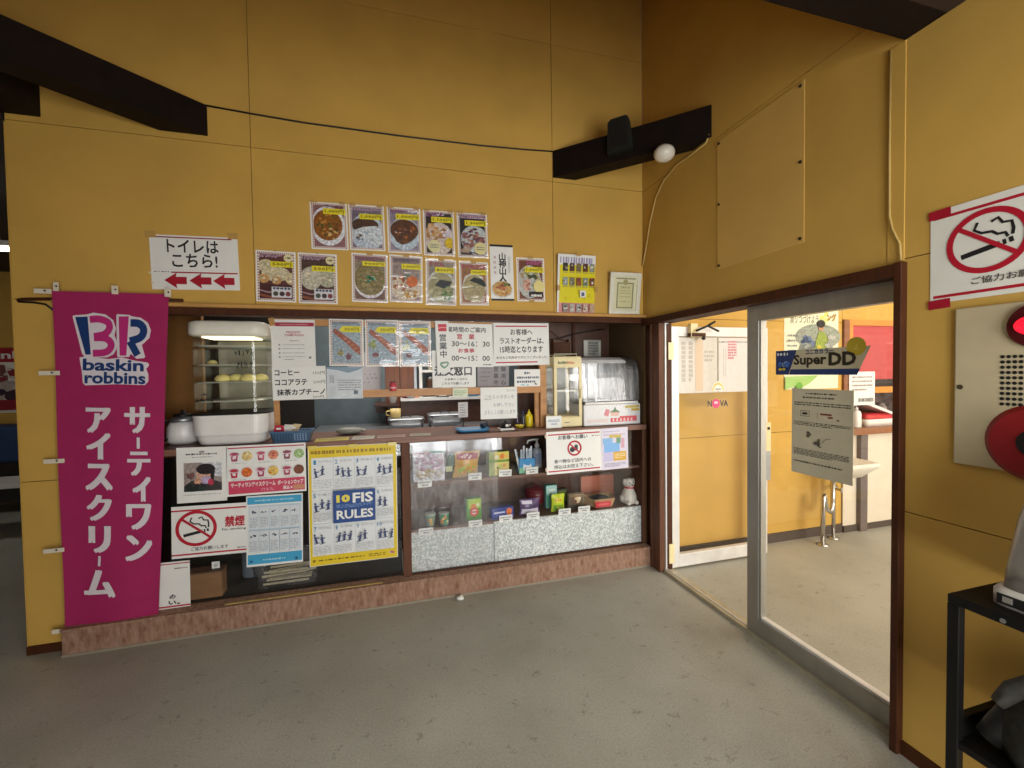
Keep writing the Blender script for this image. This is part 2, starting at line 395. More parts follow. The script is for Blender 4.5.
# the rest of the hall behind and to the side of the viewer
b = MB()
ws = [(-1.85, -1.29), (-1.21, -.65), (-.57, -.03)]  # unseen windows, placed and narrowed to shape light on the back wall
WF, W0, W1 = -4.0, .12, 1.98
b.box(-9, 0.1, WF-.1, WF, 0, W0, WALL); b.box(-9, .1, WF-.1, WF, W1, CZ, WALL)
for x0, x1 in zip([-9]+[w[1] for w in ws], [w[0] for w in ws]+[.1]): b.box(x0, x1, WF-.1, WF, W0, W1, WALL)
struct(b.build('wall_front'))
for i, (x0, x1) in enumerate(ws):
    b = MB(); t = .04
    for u in (x0, x1-t): b.box(u, u+t, WF-.07, WF-.02, W0, W1, ALU)
    for z in (W0, (W0+W1)/2, W1-t): b.box(x0, x1, WF-.07, WF-.02, z, z+t, ALU)
    b.box(x0, x1, WF-.048, WF-.042, W0+.01, W1-.01, CLEAR)
    struct(b.build('window_%d' % (i+1)))
b = MB(); b.box(-9.1, -9, -4.1, 4.0, 0, 4.6, WALL); struct(b.build('wall_left'))
b = MB(); wall_panels(b, 'y', 3.8, -1, [-9, -7.3, -5.5, -3.6], [0, .9, 1.815, 2.75]); b.box(-9, -3.6, 3.813, 3.9, 0, 2.8, WALLGAP)
struct(b.build('wall_passage'))
b = MB(); b.box(-9, XL, .0, 3.9, 2.72, 2.78, DKCEIL); struct(b.build('ceiling_passage'))
b = MB(); b.box(-9, XL-.004, -.0, .1, 2.78, 4.6, WALL); struct(b.build('wall_passage_head'))

# kitchen shell
GBLUE = mat('#535f64', rough=.5, noise=.12, scale=7, name='grey_blue_panel')
b = MB(); b.box(-3.62, .1, 1.7, 1.78, 0, 2.3, GBLUE); b.box(-3.62, -2.52, 1.66, 1.7, 0, 2.3, DARK); struct(b.build('wall_kitchen_rear'))
KBR = mat('#4a2a1a', rough=.5, noise=.15, scale=6, stretch=(4, 1, .4), name='kitchen_brown_board')
KOR = mat('#7a5223', rough=.5, noise=.12, scale=6, name='kitchen_tan_board')
b = MB(); b.box(-.80, .0, .52, .56, 0, 2.3, KBR); b.box(-.345, -.32, .50, .52, 1.03, 2.3, BROWN); struct(b.build('wall_kitchen_partition'))
b = MB(); b.box(-3.64, -3.6, .12, 1.7, 0, 2.3, KOR); b.box(-3.6, -2.98, .46, .5, 1.0, 2.3, KOR); struct(b.build('wall_kitchen_side'))
b = MB(); b.box(-3.64, .1, .12, 1.78, 2.3, 2.36, mat('#8a8478', rough=.8, name='kitchen_ceiling_board')); struct(b.build('ceiling_kitchen'))
b = MB(); b.box(.0, .1, .0, 1.78, 0, 2.9, WALLGAP); struct(b.build('wall_kitchen_end'))
# brown kitchen door at the back and the pale shelved recess beside it
d = MB(); d.box(-1.86, -1.58, 1.64, 1.7, 0, 1.95, mat('#6d3d22', rough=.4, noise=.2, scale=7, stretch=(5, 1, .4), name='kitchen_door_wood'))
d.box(-1.90, -1.86, 1.62, 1.7, 0, 1.99, GBLUE); d.box(-1.58, -1.555, 1.62, 1.7, 0, 1.99, STEEL); d.box(-1.72, -1.715, 1.636, 1.64, .05, 1.9, BROWN)
struct(d.build('door_2'))
b = MB(); b.box(-1.53, -1.50, 1.6, 1.7, 1.0, 2.0, WHITEP); b.box(-1.0, -.97, 1.6, 1.7, 1.0, 2.0, WHITEP)
for z in (1.0, 1.255, 1.44, 1.97): b.box(-1.5, -1.0, 1.55, 1.7, z, z+.025, WHITEP)
struct(b.build('window_4'))

# next room
NFL = WALL
b = MB(); wall_panels(b, 'y', 0, -1, [.1, 1.94], [.07, .905, 1.815, 2.7]); wall_panels(b, 'y', 0, -1, [1.94, 5.1], [1.84, 2.7])
b.box(.1, 1.94, .0125, .1, 0, 2.7, WALLGAP); b.box(1.94, 5.1, .0125, .1, 1.84, 2.7, WALLGAP)
struct(b.build('wall_next_room'))
b = MB(); b.box(2.0, 5.1, .55, .6, .0, 1.9, mat('#6b5e58', rough=.8, noise=.5, scale=9, name='dim_back_room')); struct(b.build('wall_hatch_rear'))
b = MB(); b.box(.1, 1.94, -.012, .01, 0, .075, mat('#4a4038', rough=.6, name='grey_brown_skirting')); b.box(1.94, 5.1, -.025, .01, 0, .055, mat('#4a4038', rough=.6, name='grey_brown_skirting')); struct(b.build('baseboard_next_room'))
b = MB(); b.box(5.1, 5.2, -6.8, .1, 0, 2.7, mat('#d8d2c4', rough=.8, name='pale_wall')); struct(b.build('wall_next_room_side'))
b = MB(); b.box(.1, 5.2, -6.9, -6.8, 0, 2.7, mat('#d8d2c4', rough=.8, name='pale_wall')); struct(b.build('wall_next_room_front'))
b = MB(); b.box(.1, 5.2, -6.9, .1, 2.7, 2.76, mat('#cfc8b8', rough=.8, name='pale_ceiling')); struct(b.build('ceiling_next_room'))

# ------------------------------------------------------------------ glass entrance in the right wall
b = MB()
b.box(-.03, .11, -1.662, -.0, 1.755, 1.80, BROWN, .003)                      # head
b.box(-.031, .11, -1.668, -1.643, 0, 1.803, BROWN, .003)                      # near jamb
struct(b.build('trim_3'))
b = MB(); b.box(-.006, .04, -.100, -.080, 0, 1.757, BROWN2, .003); b.box(-.0, .042, -.186, -.103, 0, 1.757, BROWN2, .004); b.box(.02, .10, -.115, 0, 0, 1.757, BROWN); struct(b.build('trim_4'))
fr = thing('glass_entrance', 'grey aluminium frame with large fixed glass pane beside the open door', 'glass partition', (.07, -.92, 0))
A0, A1 = .045, .095
b = MB(); b.box(A0, A1, -.978, -.905, 0, 1.757, ALU, .003); b.box(A0+.008, A1-.008, -.988, -.976, .1, 1.69, ALU); b.build('mullion', fr)
b = MB(); b.box(A0, A1, -1.642, -.978, 1.675, 1.757, ALU, .003); b.build('head_rail', fr)
b = MB(); b.box(A0, A1, -1.642, -.978, .02, .105, ALU, .003); b.box(A0+.01, A1-.01, -1.642, -.978, .105, .118, ALUW); b.build('bottom_rail', fr)
b = MB(); b.box(A0, A1, -1.642, -1.628, .02, 1.757, ALU); b.build('jamb', fr)
b = MB(); b.box(A0, A1-.02, -.192, -.118, 0, 1.757, ALUW, .002); b.build('jamb', fr)
b = MB(); b.box(A0+.012, A1, -.197, -.19, .02, 1.75, BROWN); b.build('rebate', fr)
for z0, z1 in ((1.50, 1.62), (.06, .20)):
    b = MB(); b.box(A0+.02, A1+.012, -.204, -.196, z0, z1, CREAM, .002); b.build('hinge', fr)
b = MB(); b.box(A0+.022, A0+.028, -1.640, -.98, .11, 1.685, CLEAR); b.build('glass_pane', fr)
b = MB(); b.box(.03, .10, -1.643, -.19, 0, .02, mat('#b3ab93', rough=.45, metal=.4, noise=.12, scale=18, name='brassy_sill')); b.box(.055, .062, -1.63, -.19, .02, .024, ALUW); b.build('sill_track', fr)

dr = thing('glass_door', 'pale aluminium framed glass door standing open into the bright room', 'door', (.11, -.16, 0))
b = MB(); b.box(.105, .168, -.18, -.14, .015, 1.735, ALUW, .003); b.build('hinge_stile', dr)
b = MB(); b.box(.875, .952, -.18, -.14, .015, 1.735, ALUW, .003); b.build('lock_stile', dr)
b = MB(); b.box(.168, .875, -.18, -.14, .015, .105, ALUW, .003); b.build('bottom_rail', dr)
b = MB(); b.box(.168, .875, -.18, -.14, 1.665, 1.735, ALUW, .003); b.build('top_rail', dr)
b = MB(); b.box(.168, .875, -.163, -.157, .1, 1.67, CLEAR); b.build('glass_pane', dr)
lk = MB(); lk.box(.925, .978, -.186, -.179, .80, 1.02, CREAM, .002); lk.box(.93, .972, -.188, -.18, .58, .80, STEEL); o = lk.build('lock_plate', dr)
b = MB(); b.box(.945, .963, -.191, -.186, .965, .985, BLACK); b.build('keyhole', o)
cl = MB(); cl.box(.24, .30, -.215, -.18, 1.69, 1.755, CREAM, .004); cl.box(.235, .36, -.225, -.18, 1.655, 1.69, BROWN, .004); o = cl.build('door_closer', dr)
b = MB(); b.tube([(.27, -.235, 1.70), (.36, -.24, 1.735), (.46, -.23, 1.70)], .008, BLACK); b.tube([(.36, -.24, 1.735), (.42, -.24, 1.765)], .009, BLACK); b.ell((.34, -.222, 1.65), (.016, .012, .014), BLACK); b.build('closer_arm', o)
# sheets and stickers on the door glass
S = Sheet('door_notice', 'large translucent white notice with faint vertical handwriting on open door glass', 'notice', (.34, -.1665, 1.46), .33, .40, m=mat('#d5d0c8', rough=.6, noise=.04, name='sunlit_paper'))  # plain pale sheet over the upper door glass, faint marks on it
GH = ink('#b5aea4')
for i, x in enumerate((.12, .3)): S.scribble('lettering', GH, x-.05, .2, x+.05, .93, 9, .9, (.0, .01), (.03, .09))
S.quad('print', ink('#d5bfa5'), .42, .03, .62, .98)
S.scribble('lettering', GH, .66, .55, .9, .78, 3); S.done()
S = Sheet('door_notice', 'white lined notice with pink heading strip on open door glass', 'notice', (.675, -.1665, 1.46), .33, .40, m=mat('#dad6d4', rough=.6, noise=.03, name='sunlit_paper_two'))
S.scribble('lettering', GREYI, .02, .9, .98, .94, 1, .7); S.scribble('lettering', ink('#c98a95'), .26, .6, .5, .95, 7, .8, (.0, .02), (.03, .1))
S.many('print', GH, [(.0, .0, .02, 1), (.14, .3, .15, .8), (.2, .3, .21, .8)]); S.done()
S = Sheet('door_sticker', 'cream half-round sticker on the open door glass', 'sticker', (.51, -.1685, 1.305), .12, .075, m=PAPER, thick=.0006)
S.base.bm.clear(); S.disc('sheet', PAPERY, .5, .02, .5, .96, 20, 0, PI); S.disc('print', ink('#e7c860'), .5, .02, .42, .8, 20, 0, PI); S.disc('print', PAPER, .5, .02, .34, .62, 20, 0, PI); S.scribble('lettering', INKB, .3, .12, .7, .3, 1); S.done()
S = Sheet('door_sticker', 'clear sticker of dark letters around a pink round emblem on open door glass', 'sticker', (.51, -.1665, 1.178), .18, .06, m=CLEAR, thick=.0004)
S.text('lettering', ink('#33343a'), 'N', .0, .1, .2, .9, .03); S.text('lettering', ink('#33343a'), 'VA', .58, .1, 1., .9, .03)
S.disc('emblem', ink('#d8447c'), .4, .5, .19); S.disc('emblem', ink('#f0d0dd'), .36, .6, .05); S.disc('emblem', ink('#f0d0dd'), .44, .6, .05); S.done()
# sign and notice on the fixed pane
S = Sheet('film_sign', 'long slanted blue and silver film sign stuck on the fixed glass pane', 'sign', (A0+.0215, -1.285, 1.455), .44, .118, face='right', m=mat('#a9a184', rough=.45, noise=.04, name='silvery_film'), thick=.001)
S.base.bm.clear()
SL = mat('#c6bd9c', rough=.45, noise=.04, name='silvery_film')
S.poly('sheet', SL, [(0, 0), (.88, 0), (1, 1), (.0, 1)]); S.root.name = 'film_sign'
S.poly('sheet', ink('#22376b'), [(0, 0), (.16, 0), (.26, 1), (0, 1)]); S.poly('sheet', ink('#22376b'), [(.17, 0), (.88, 0), (.91, .22), (.19, .22)])
S.disc('emblem', ink('#bda62c'), .87, 1.0, .09, .33); S.poly('emblem', ink('#c9b548'), [(.84, .9), (.9, .85), (.88, 1.1)])
S.text('lettering', ink('#22376b'), 'コニカカラー', .36, .80, .66, .98, .02); S.text('lettering', ink('#2b2414'), 'Super', .225, .28, .59, .80, .035); S.text('lettering', ink('#2b2414'), 'DD', .61, .34, .875, .84, .045)
S.scribble('lettering', PAPER, .02, .78, .16, .92, 1, .9); S.blobs('print', ['#3f68b0', '#8aa5c8', '#1a2c5a'], .1, .42, .06, .16, 9, (.02, .04)); S.blobs('print', ['#d3c02c'], .09, .22, .03, .05, 3, (.02, .03)); S.done()
NP = mat('#cdc5a9', rough=.7, noise=.04, scale=8, name='backlit_notice_paper')  # one even beige-grey paper colour
S = Sheet('glass_notice', 'grey A4 instruction notice with small diagrams on the fixed glass pane', 'notice', (A0+.0215, -1.297, 1.13), .285, .402, face='right', m=NP, rot=-.3)
DI = ink('#4d483c')
S.scribble('lettering', DI, .25, .93, .75, .96, 1); S.scribble('lettering', DI, .2, .885, .72, .915, 1); S.scribble('lettering', DI, .05, .80, .96, .85, 2); S.scribble('lettering', DI, .05, .57, .95, .62, 3); S.scribble('lettering', DI, .05, .22, .95, .30, 5); S.scribble('lettering', DI, .05, .13, .85, .16, 1)
S.many('diagram', DI, [(.16, .68, .32, .685), (.16, .74, .32, .745), (.16, .68, .165, .74), (.315, .68, .32, .74), (.2, .70, .28, .725), (.18, .71, .3, .715)])
S.many('diagram', ink('#8a4a40'), [(.45, .66, .455, .74), (.5, .71, .68, .73), (.62, .68, .7, .70), (.76, .66, .8, .675)])
S.blobs('diagram', ['#5b5648', '#6d6757'], .32, .47, .03, .04, 6, (.02, .035)); S.blobs('diagram', ['#5b5648', '#6d6757'], .48, .38, .05, .05, 9, (.02, .035)); S.stroke('diagram', DI, [(.55, .4), (.6, .45), (.68, .46)], .002); S.done()

# ------------------------------------------------------------------ dark roof timbers
def brace(name, label, p, q, th, z0, z1, wedge_p, wedge_q):
    # a timber whose ends are cut flush with the two walls it meets
    b = MB(); t = thing(name, label, 'beam', (p[0], p[1], z0))
    lo = [(*wedge_p[0], z0), (*wedge_q[0], z0), (*wedge_q[1], z0), (*wedge_p[1], z0)]
    b.add(lo + [(x, y, z1) for x, y, _ in lo], [(3, 2, 1, 0), (4, 5, 6, 7), (0, 1, 5, 4), (1, 2, 6, 5), (2, 3, 7, 6), (3, 0, 4, 7)], BEAM); b.build('timber', t); return t
t = brace('corner_brace', 'dark timber corner brace spanning the two yellow walls above the door', (-.62, -.0), (0, -.64), .115, 2.757, 2.937, ((-.70, -.002), (-.535, -.002)), ((-.002, -.70), (-.002, -.545)))
t2 = brace('corner_brace', 'dark timber brace angling up from wall to the roof beam over the banner', (-2.86, 0), (-3.4, -.5), .115, 2.764, 2.932, ((-2.746, -.002), (-2.972, -.002)), ((-3.48, -.62), (-3.48, -.43)))
b = MB(); b.box(-3.66, -3.482, YS, -.003, 2.76, 2.95, BEAM); tag(b.build('roof_beam', at=(-3.57, -.8, 2.76)), 'dark roof beam meeting the back wall above the pink banner', 'beam')
# block and lamp on the brace
n = Vector((-1, -1, 0)).normalized(); c0 = Vector((-.365, -.345, 0))
t = thing('block_speaker', 'small dark block with rounded top fixed on the corner brace', 'speaker', (-.42, -.33, 2.80))
b = MB(); u = Vector((1, -1, 0)).normalized()
prof = [(-.075, 0), (.08, 0), (.08, .07), (.06, .19), (.045, .205), (-.05, .205), (-.07, .185)]
front = Vector((-.4, -.36, 2.80)); dpt = Vector((.0125, .0125, 0))
v = [front+u*a+Vector((0, 0, e)) for a, e in prof]; v += [x+dpt*2.2 for x in v]; k = len(prof)
DKG = mat('#141812', rough=.6, noise=.2, name='dark_green_plastic')
b.add(v, [(i, (i+1) % k, k+(i+1) % k, k+i) for i in range(k)]+[tuple(reversed(range(k))), tuple(range(k, 2*k))], DKG); b.build('housing', t)
b = MB(); v = [front+u*a*.7+Vector((-.004, -.004, .02+e*.8)) for a, e in prof]; v += [x+dpt*.05 for x in v]
b.add(v, [(i, (i+1) % k, k+(i+1) % k, k+i) for i in range(k)]+[tuple(reversed(range(k))), tuple(range(k, 2*k))], BLACK); b.build('grille', t)
t = thing('globe_lamp', 'small white egg-shaped lamp under the corner brace', 'lamp', (-.215, -.56, 2.70))
b = MB(); b.tube([(-.185, -.50, 2.756), (-.19, -.51, 2.742), (-.20, -.53, 2.73)], .026, BEAM, 12); b.build('socket', t)
b = MB(); b.ell((-.215, -.56, 2.705), (.06, .06, .048), mat('#d8d2c2', rough=.3, noise=.02, name='opal_glass'), 20, 12); b.build('globe', t)
# cables
b = MB(); b.tube([(-2.80, -.006, 2.931), (-2.5, -.006, 2.915), (-2.249, -.006, 2.905), (-1.9, -.006, 2.903), (-1.71, -.006, 2.902), (-1.205, -.006, 2.908), (-.9, -.006, 2.92), (-.70, -.006, 2.932)], .005, BLACK, 6)
tag(b.build('cable', at=(-1.7, -.006, 2.9)), 'thin black cable slung along the back wall between the braces', 'cable')
CBL = mat('#b89a58', rough=.5, name='wall_colour_cable')
b = MB(); b.tube([(-.008, -.69, 2.775), (-.008, -.66, 2.74), (-.008, -.514, 2.735), (-.008, -.40, 2.74), (-.008, -.264, 2.70), (-.008, -.17, 2.62), (-.008, -.10, 2.47), (-.008, -.06, 2.34), (-.010, -.02, 2.22), (-.012, -.012, 2.19)], .006, CBL, 6)
tag(b.build('cable', at=(-.008, -.3, 2.6)), 'tan cable drooping down the corner beside the door wall', 'cable')
b = MB(); b.tube([(-.012, YS+.040, CZ-.01), (-.012, YS+.040, 2.2), (-.012, YS+.038, 1.98), (-.012, YS+.028, 1.93), (-.012, YS+.004, 1.87), (-.012, YS-.0, 1.81)], .004, CBL, 6)
tag(b.build('cable', at=(-.012, YS+.03, 2.2)), 'thin tan cable running down beside the door head', 'cable')
# blank panel screwed on the wall above the door
t = thing('wall_panel', 'blank square yellow panel screwed on the wall above the glass door', 'panel', (-.004, -1.0, 1.99))
b = MB(); b.box(-.004, -.0005, -1.272, -.742, 1.99, 2.705, mat('#d3aa58', rough=.75, noise=.04, scale=4, name='lighter_yellow_board'), .002); b.build('board', t)
for y in (-1.255, -.76):
    for z in (2.01, 2.35, 2.685):
        b = MB(); b.cyl((-.010, y, z), (-.006, y, z), .007, BLACK, seg=10); b.build('screw', t)

# ------------------------------------------------------------------ posters on the back wall
YW = -.0008
PUR = ink('#8a2f6c'); PURL = ink('#c9a7bd'); YEL = ink('#e3d421'); BORD = ink('#b5602f')
def poster(cx, cz, w, h, rot, label, price, bg='#6e5a50', y=YW, group='food menu posters', name='menu_poster', ins=.04, px=(.45, .97), py=(.72, .83), border='#9c4a20'):
    S = Sheet(name, label, 'poster', (cx, y, cz), w, h, rot, group=group)
    q = w/h; rc = []
    n = 18
    for i in range(n):
        a = ins+(1-2*ins)*i/n; d = (1-2*ins)/n*.55
        rc += [(a, 1-ins*q-.026, a+d, 1-ins*q), (a, ins*q, a+d, ins*q+.026)]
        iq = ins*q; c = iq+(1-2*iq)*i/n; e = (1-2*iq)/n*.55
        rc += [(ins, c, ins+.036, c+e), (1-ins-.036, c, 1-ins, c+e)]
    S.many('printed_border', ink(border), rc)
    S.box = (ins+.045, ins*q+.03, 1-ins-.045, 1-ins*q-.03)
    S.quad('photo_print', ink(bg), *S.box)
    return S
def price_tag(S, txt, x0=.4, x1=.95, y0=.72, y1=.83, m=YEL):
    S.quad('price_label', m, x0, y0, x1, y1); d = (y1-y0)*.2
    S.text('lettering', ink('#4b4a18'), txt, x0+.05, y0+d, x1-.05, y1-d, .01, 1)
def heading(S, txt=None, x0=.1, x1=.8, y0=.86, y1=.94, m=PUR):
    m = m if txt else m
    if txt: S.text('lettering', m, txt, x0, y0, x1, y1, .02, 1)
    else: S.scribble('lettering', m, x0, y0, x1, y1, 3, .95, (.012, .05), (.014, .05))
bx = lambda S: S.box
TP = [(.12, .995, 0), (.88, .995, 0)]
CURRY = ['#7a3f14', '#8f5a1c', '#a86a22', '#5c2e10', '#6d5a1f']

S = poster(-2.131, 2.316, .206, .277, 1.2, 'upper row menu poster, first from banner, brown noodle soup in white bowl', '1,000円', '#8a5f62')
S.disc('photo_print', ink('#d9dbe2'), .48, .5, .47, .42, clip=S.box); S.disc('photo_print', ink('#8c5417'), .46, .52, .40, .33, clip=S.box)
S.blobs('photo_print', ['#a06a1c', '#6e4512', '#5f6422', '#c58a3a', '#3d4a1c'], .45, .55, .33, .26, 40, (.02, .06), S.box); S.blobs('photo_print', ['#d9b26c', '#c99a55', '#cdbf8a'], .62, .35, .2, .14, 14, (.02, .05), S.box)
heading(S, 'ラーメン', .42, .9, .87, .93, ink('#4a2a4a')); price_tag(S, '1,000円', .36, .97, .74, .86); S.tapes(TP); S.sleeve(); S.done()

S = poster(-1.917, 2.322, .206, .274, 1.2, 'upper row menu poster, second from banner, rice and dark sauce on white plate', '1,000円', '#6f6374')
S.disc('photo_print', ink('#b9c4d2'), .5, .4, .47, .42, clip=S.box); S.disc('photo_print', ink('#4c3429'), .45, .55, .38, .17, clip=S.box); S.poly('photo_print', ink('#c9d2d8'), [(.1, .42), (.4, .52), (.75, .55), (.93, .5), (.93, .15), (.7, .1), (.4, .25), (.1, .32)])
S.blobs('photo_print', ['#d5dde2', '#aab9c6', '#e2e8ea'], .6, .38, .26, .14, 16, (.04, .08), S.box); S.blobs('photo_print', ['#5d4437', '#8c98a4'], .25, .28, .15, .05, 6, (.04, .07), S.box)
heading(S, None, .1, .9, .86, .92, PURL); price_tag(S, '1,000円', .3, .96, .68, .80); S.tapes(TP); S.sleeve(); S.done()

S = poster(-1.696, 2.323, .204, .281, 1., 'upper row menu poster, third from banner, dark curry filling a white dish', '1,000円', '#8d8292')
S.disc('photo_print', ink('#b9c9d4'), .5, .42, .46, .36, clip=S.box); S.disc('photo_print', ink('#5b3620'), .5, .50, .42, .24, clip=S.box); S.poly('photo_print', ink('#5b3620'), [(.14, .42), (.85, .42), (.6, .22), (.42, .18), (.25, .25)])
S.blobs('photo_print', ['#5a3a24', '#6d4526', '#8a4d1d', '#4a2f22', '#a15f22'], .5, .44, .34, .2, 34, (.03, .08), S.box)
heading(S, 'カツカレー', .1, .62, .86, .94); price_tag(S, '1,000円', .26, .96, .73, .85); S.tapes(TP); S.sleeve(); S.done()

S = poster(-1.481, 2.321, .197, .284, 1., 'upper row menu poster, fourth from banner, fried cutlet with yellow egg', '1,100円', '#332723')
S.disc('photo_print', ink('#cfc0b8'), .5, .38, .46, .36, clip=S.box); S.blobs('photo_print', ['#c49a62', '#b88750', '#d2ae80', '#a9784a', '#cfae96'], .38, .5, .3, .2, 34, (.05, .11), S.box)
S.blobs('photo_print', ['#d9d2dc', '#c7bccb'], .72, .45, .14, .18, 10, (.05, .1), S.box); S.disc('photo_print', ink('#d3b313'), .82, .28, .15, .12, clip=S.box); S.disc('badge', ink('#d5cf9c'), .33, .2, .2, .14)
heading(S, None, .1, .62, .84, .95); price_tag(S, '1,100円', .26, .96, .73, .85); S.scribble('lettering', GREYI, .2, .15, .46, .25, 2); S.tapes(TP); S.sleeve(); S.done()

S = poster(-1.264, 2.323, .199, .287, 1.2, 'upper row menu poster, fifth and last from banner, sliced meat over rice', '1,300円', '#27272c')
S.disc('photo_print', ink('#bcc5c4'), .55, .42, .44, .3, clip=S.box); S.blobs('photo_print', ['#8a5a58', '#7a4546', '#9c6c60', '#5f3740', '#b58672', '#6b4a60'], .5, .42, .38, .22, 46, (.04, .1), S.box)
S.blobs('photo_print', ['#b79c84', '#a98c78'], .25, .15, .15, .08, 8, (.05, .09), S.box); S.disc('badge', ink('#d8cf93'), .73, .2, .2, .14)
S.quad('photo_print', ink('#b79aa6'), .1, .86, .92, .95); heading(S, None, .12, .92, .87, .94, ink('#5f3a5c')); price_tag(S, '1,300円', .24, .96, .70, .82); S.scribble('lettering', GREYI, .6, .15, .86, .25, 2); S.tapes(TP); S.sleeve(); S.done()

def bun_poster(cx, cz, w, h, rot, label, txt, bg, buns, px0, py0, y=YW):
    S = poster(cx, cz, w, h, rot, label, txt, bg)
    S.quad('photo_print', ink('#4a2320'), S.box[0], S.box[1], S.box[2], .34)
    for x, z, r, ry, c in buns:
        S.disc('photo_print', ink(c), x, z, r, ry, 26, clip=S.box); S.blobs('photo_print', [c, '#d9cdb0', '#b3a584', '#c4b690'], x, z, r*.6, ry*.5, 9, (.02, .06), S.box)
    S.stroke('photo_print', ink('#b8989a'), [(.1, .22), (.3, .18), (.6, .19)], .006); S.stroke('photo_print', ink('#8a4a30'), [(.1, .13), (.4, .08), (.7, .08)], .012)
    heading(S, None, .1, .7, .86, .94, PURL); price_tag(S, txt, px0, .95, py0, py0+.11)
    S.disc('badge', ink('#e0d5a4'), .82, .865, .11); S.text('lettering', INKB, '1個', .76, .85, .88, .885, .02, 1)
    S.quad('info_label', ink('#cfcfd2'), .4, .08, .9, .29); S.scribble('lettering', ink('#2a3550'), .44, .24, .87, .28, 1, 1.2, (.02, .03), (.05, .08))
    for x, c in ((.5, '#454a3c'), (.66, '#3d2a2e'), (.81, '#7c3238')): S.disc('info_label', ink(c), x, .155, .065)
    return S
S = bun_poster(-2.425, 2.003, .209, .293, -.7, 'lower menu poster nearest the banner, browned dumplings on dark plate', '500円', '#5c3330', [(.25, .7, .2, .13, '#c4bb96'), (.5, .55, .36, .15, '#c9bd9c'), (.2, .45, .13, .09, '#c99a5e'), (.52, .42, .12, .08, '#c0905a'), (.9, .46, .16, .12, '#d1bd92')], .38, .68); S.tapes([(.5, .99, 0)], BLACK, .006, .006, 'pin'); S.done()
S = bun_poster(-2.201, 2.001, .214, .297, -.2, 'lower menu poster, second from banner, pale round steamed buns', '500円', '#4b342c', [(.75, .53, .26, .2, '#aaa790'), (.33, .5, .27, .23, '#c0bba6')], .35, .64); S.tapes([(.5, .99, 0)], BLACK, .006, .006, 'pin'); S.sleeve(); S.done()

S = poster(-1.907, 2.018, .210, .296, -.6, 'lower menu poster under the rice plate, greenish broth with green onion', '900円', '#8a7a64')
S.quad('photo_print', ink('#6a4a40'), S.box[0], S.box[1], S.box[2], .3); S.disc('photo_print', ink('#d5d0d6'), .5, .42, .44, .34, clip=S.box); S.disc('photo_print', ink('#7d6f3e'), .5, .47, .43, .33, clip=S.box)
S.blobs('photo_print', ['#8a7c4a', '#75683c', '#9a8656', '#a07a60', '#6f7a3a'], .5, .45, .36, .24, 34, (.03, .08), S.box); S.blobs('photo_print', ['#1f6a4a', '#2c8a62', '#8ac0a0', '#1c5a3c'], .52, .47, .12, .06, 12, (.03, .05), S.box)
heading(S, None, .1, .92, .85, .93); price_tag(S, '900円', .3, .93, .74, .83); S.tapes([(.5, .99, 0)]); S.sleeve(); S.done()
S = poster(-1.691, 2.022, .201, .292, -.9, 'lower menu poster under the dark curry, orange fried topping on noodles', '1,000円', '#8f7f78')
S.disc('photo_print', ink('#cdbfa8'), .5, .3, .48, .26, clip=S.box); S.blobs('photo_print', ['#a4622f', '#8a4f2c', '#b77a4a', '#7a4630'], .4, .42, .32, .15, 26, (.04, .09), S.box); S.disc('photo_print', ink('#c9642a'), .68, .45, .17, .12, clip=S.box); S.blobs('photo_print', ['#d0722f', '#bb5a25'], .68, .45, .13, .09, 10, (.03, .06), S.box)
S.blobs('photo_print', ['#b98a3c', '#c99a48', '#a8772f'], .62, .2, .28, .1, 22, (.03, .07), S.box); S.blobs('photo_print', ['#5f7a6a'], .5, .53, .1, .04, 5, (.03, .06), S.box)
heading(S, None, .1, .92, .85, .93, ink('#6a5a72')); price_tag(S, '1,000円', .36, .95, .70, .81); S.tapes([(.5, .99, 0)]); S.sleeve(); S.done()
S = poster(-1.474, 2.010, .194, .292, -.8, 'lower menu poster under the cutlet, pale noodles with seaweed and greens', '800円', '#8f8578')
S.disc('photo_print', ink('#b9bfb8'), .5, .4, .46, .38, clip=S.box); S.disc('photo_print', ink('#9a946e'), .5, .38, .42, .33, clip=S.box); S.blobs('photo_print', ['#a8a078', '#8f8a60', '#b8b08a'], .4, .32, .3, .2, 26, (.03, .08), S.box)
S.blobs('photo_print', ['#3f6a3a', '#4f7d44', '#6a8f50'], .7, .3, .18, .18, 24, (.03, .06), S.box); S.poly('photo_print', ink('#262b2a'), [(.3, .42), (.45, .55), (.85, .52), (.8, .44), (.55, .36)])
heading(S, 'うどん', .12, .6, .84, .93, ink('#b04a58')); price_tag(S, '800円', .3, .92, .70, .82); S.tapes([(.5, .99, 0)]); S.sleeve(); S.done()
S = poster(-1.261, 2.011, .192, .282, .6, 'lower menu poster beside the narrow calligraphy sheet, noodles with dark topping', '900円', '#93653f')
S.disc('photo_print', ink('#c9c7bd'), .5, .4, .43, .37, 8, clip=S.box); S.disc('photo_print', ink('#a3966c'), .5, .38, .38, .32, clip=S.box); S.blobs('photo_print', ['#b0a478', '#978a5e', '#bdb184'], .5, .33, .28, .2, 28, (.03, .08), S.box)
S.poly('photo_print', ink('#1f2926'), [(.34, .56), (.5, .64), (.8, .6), (.92, .48), (.88, .42), (.6, .5)]); S.blobs('photo_print', ['#5f7a4a'], .55, .42, .08, .04, 5, (.02, .04), S.box)
heading(S, 'きつねうどん', .08, .92, .84, .93, ink('#a8506a')); price_tag(S, '900円', .4, .95, .70, .81); S.tapes([(.5, .99, 0)]); S.sleeve(); S.done()

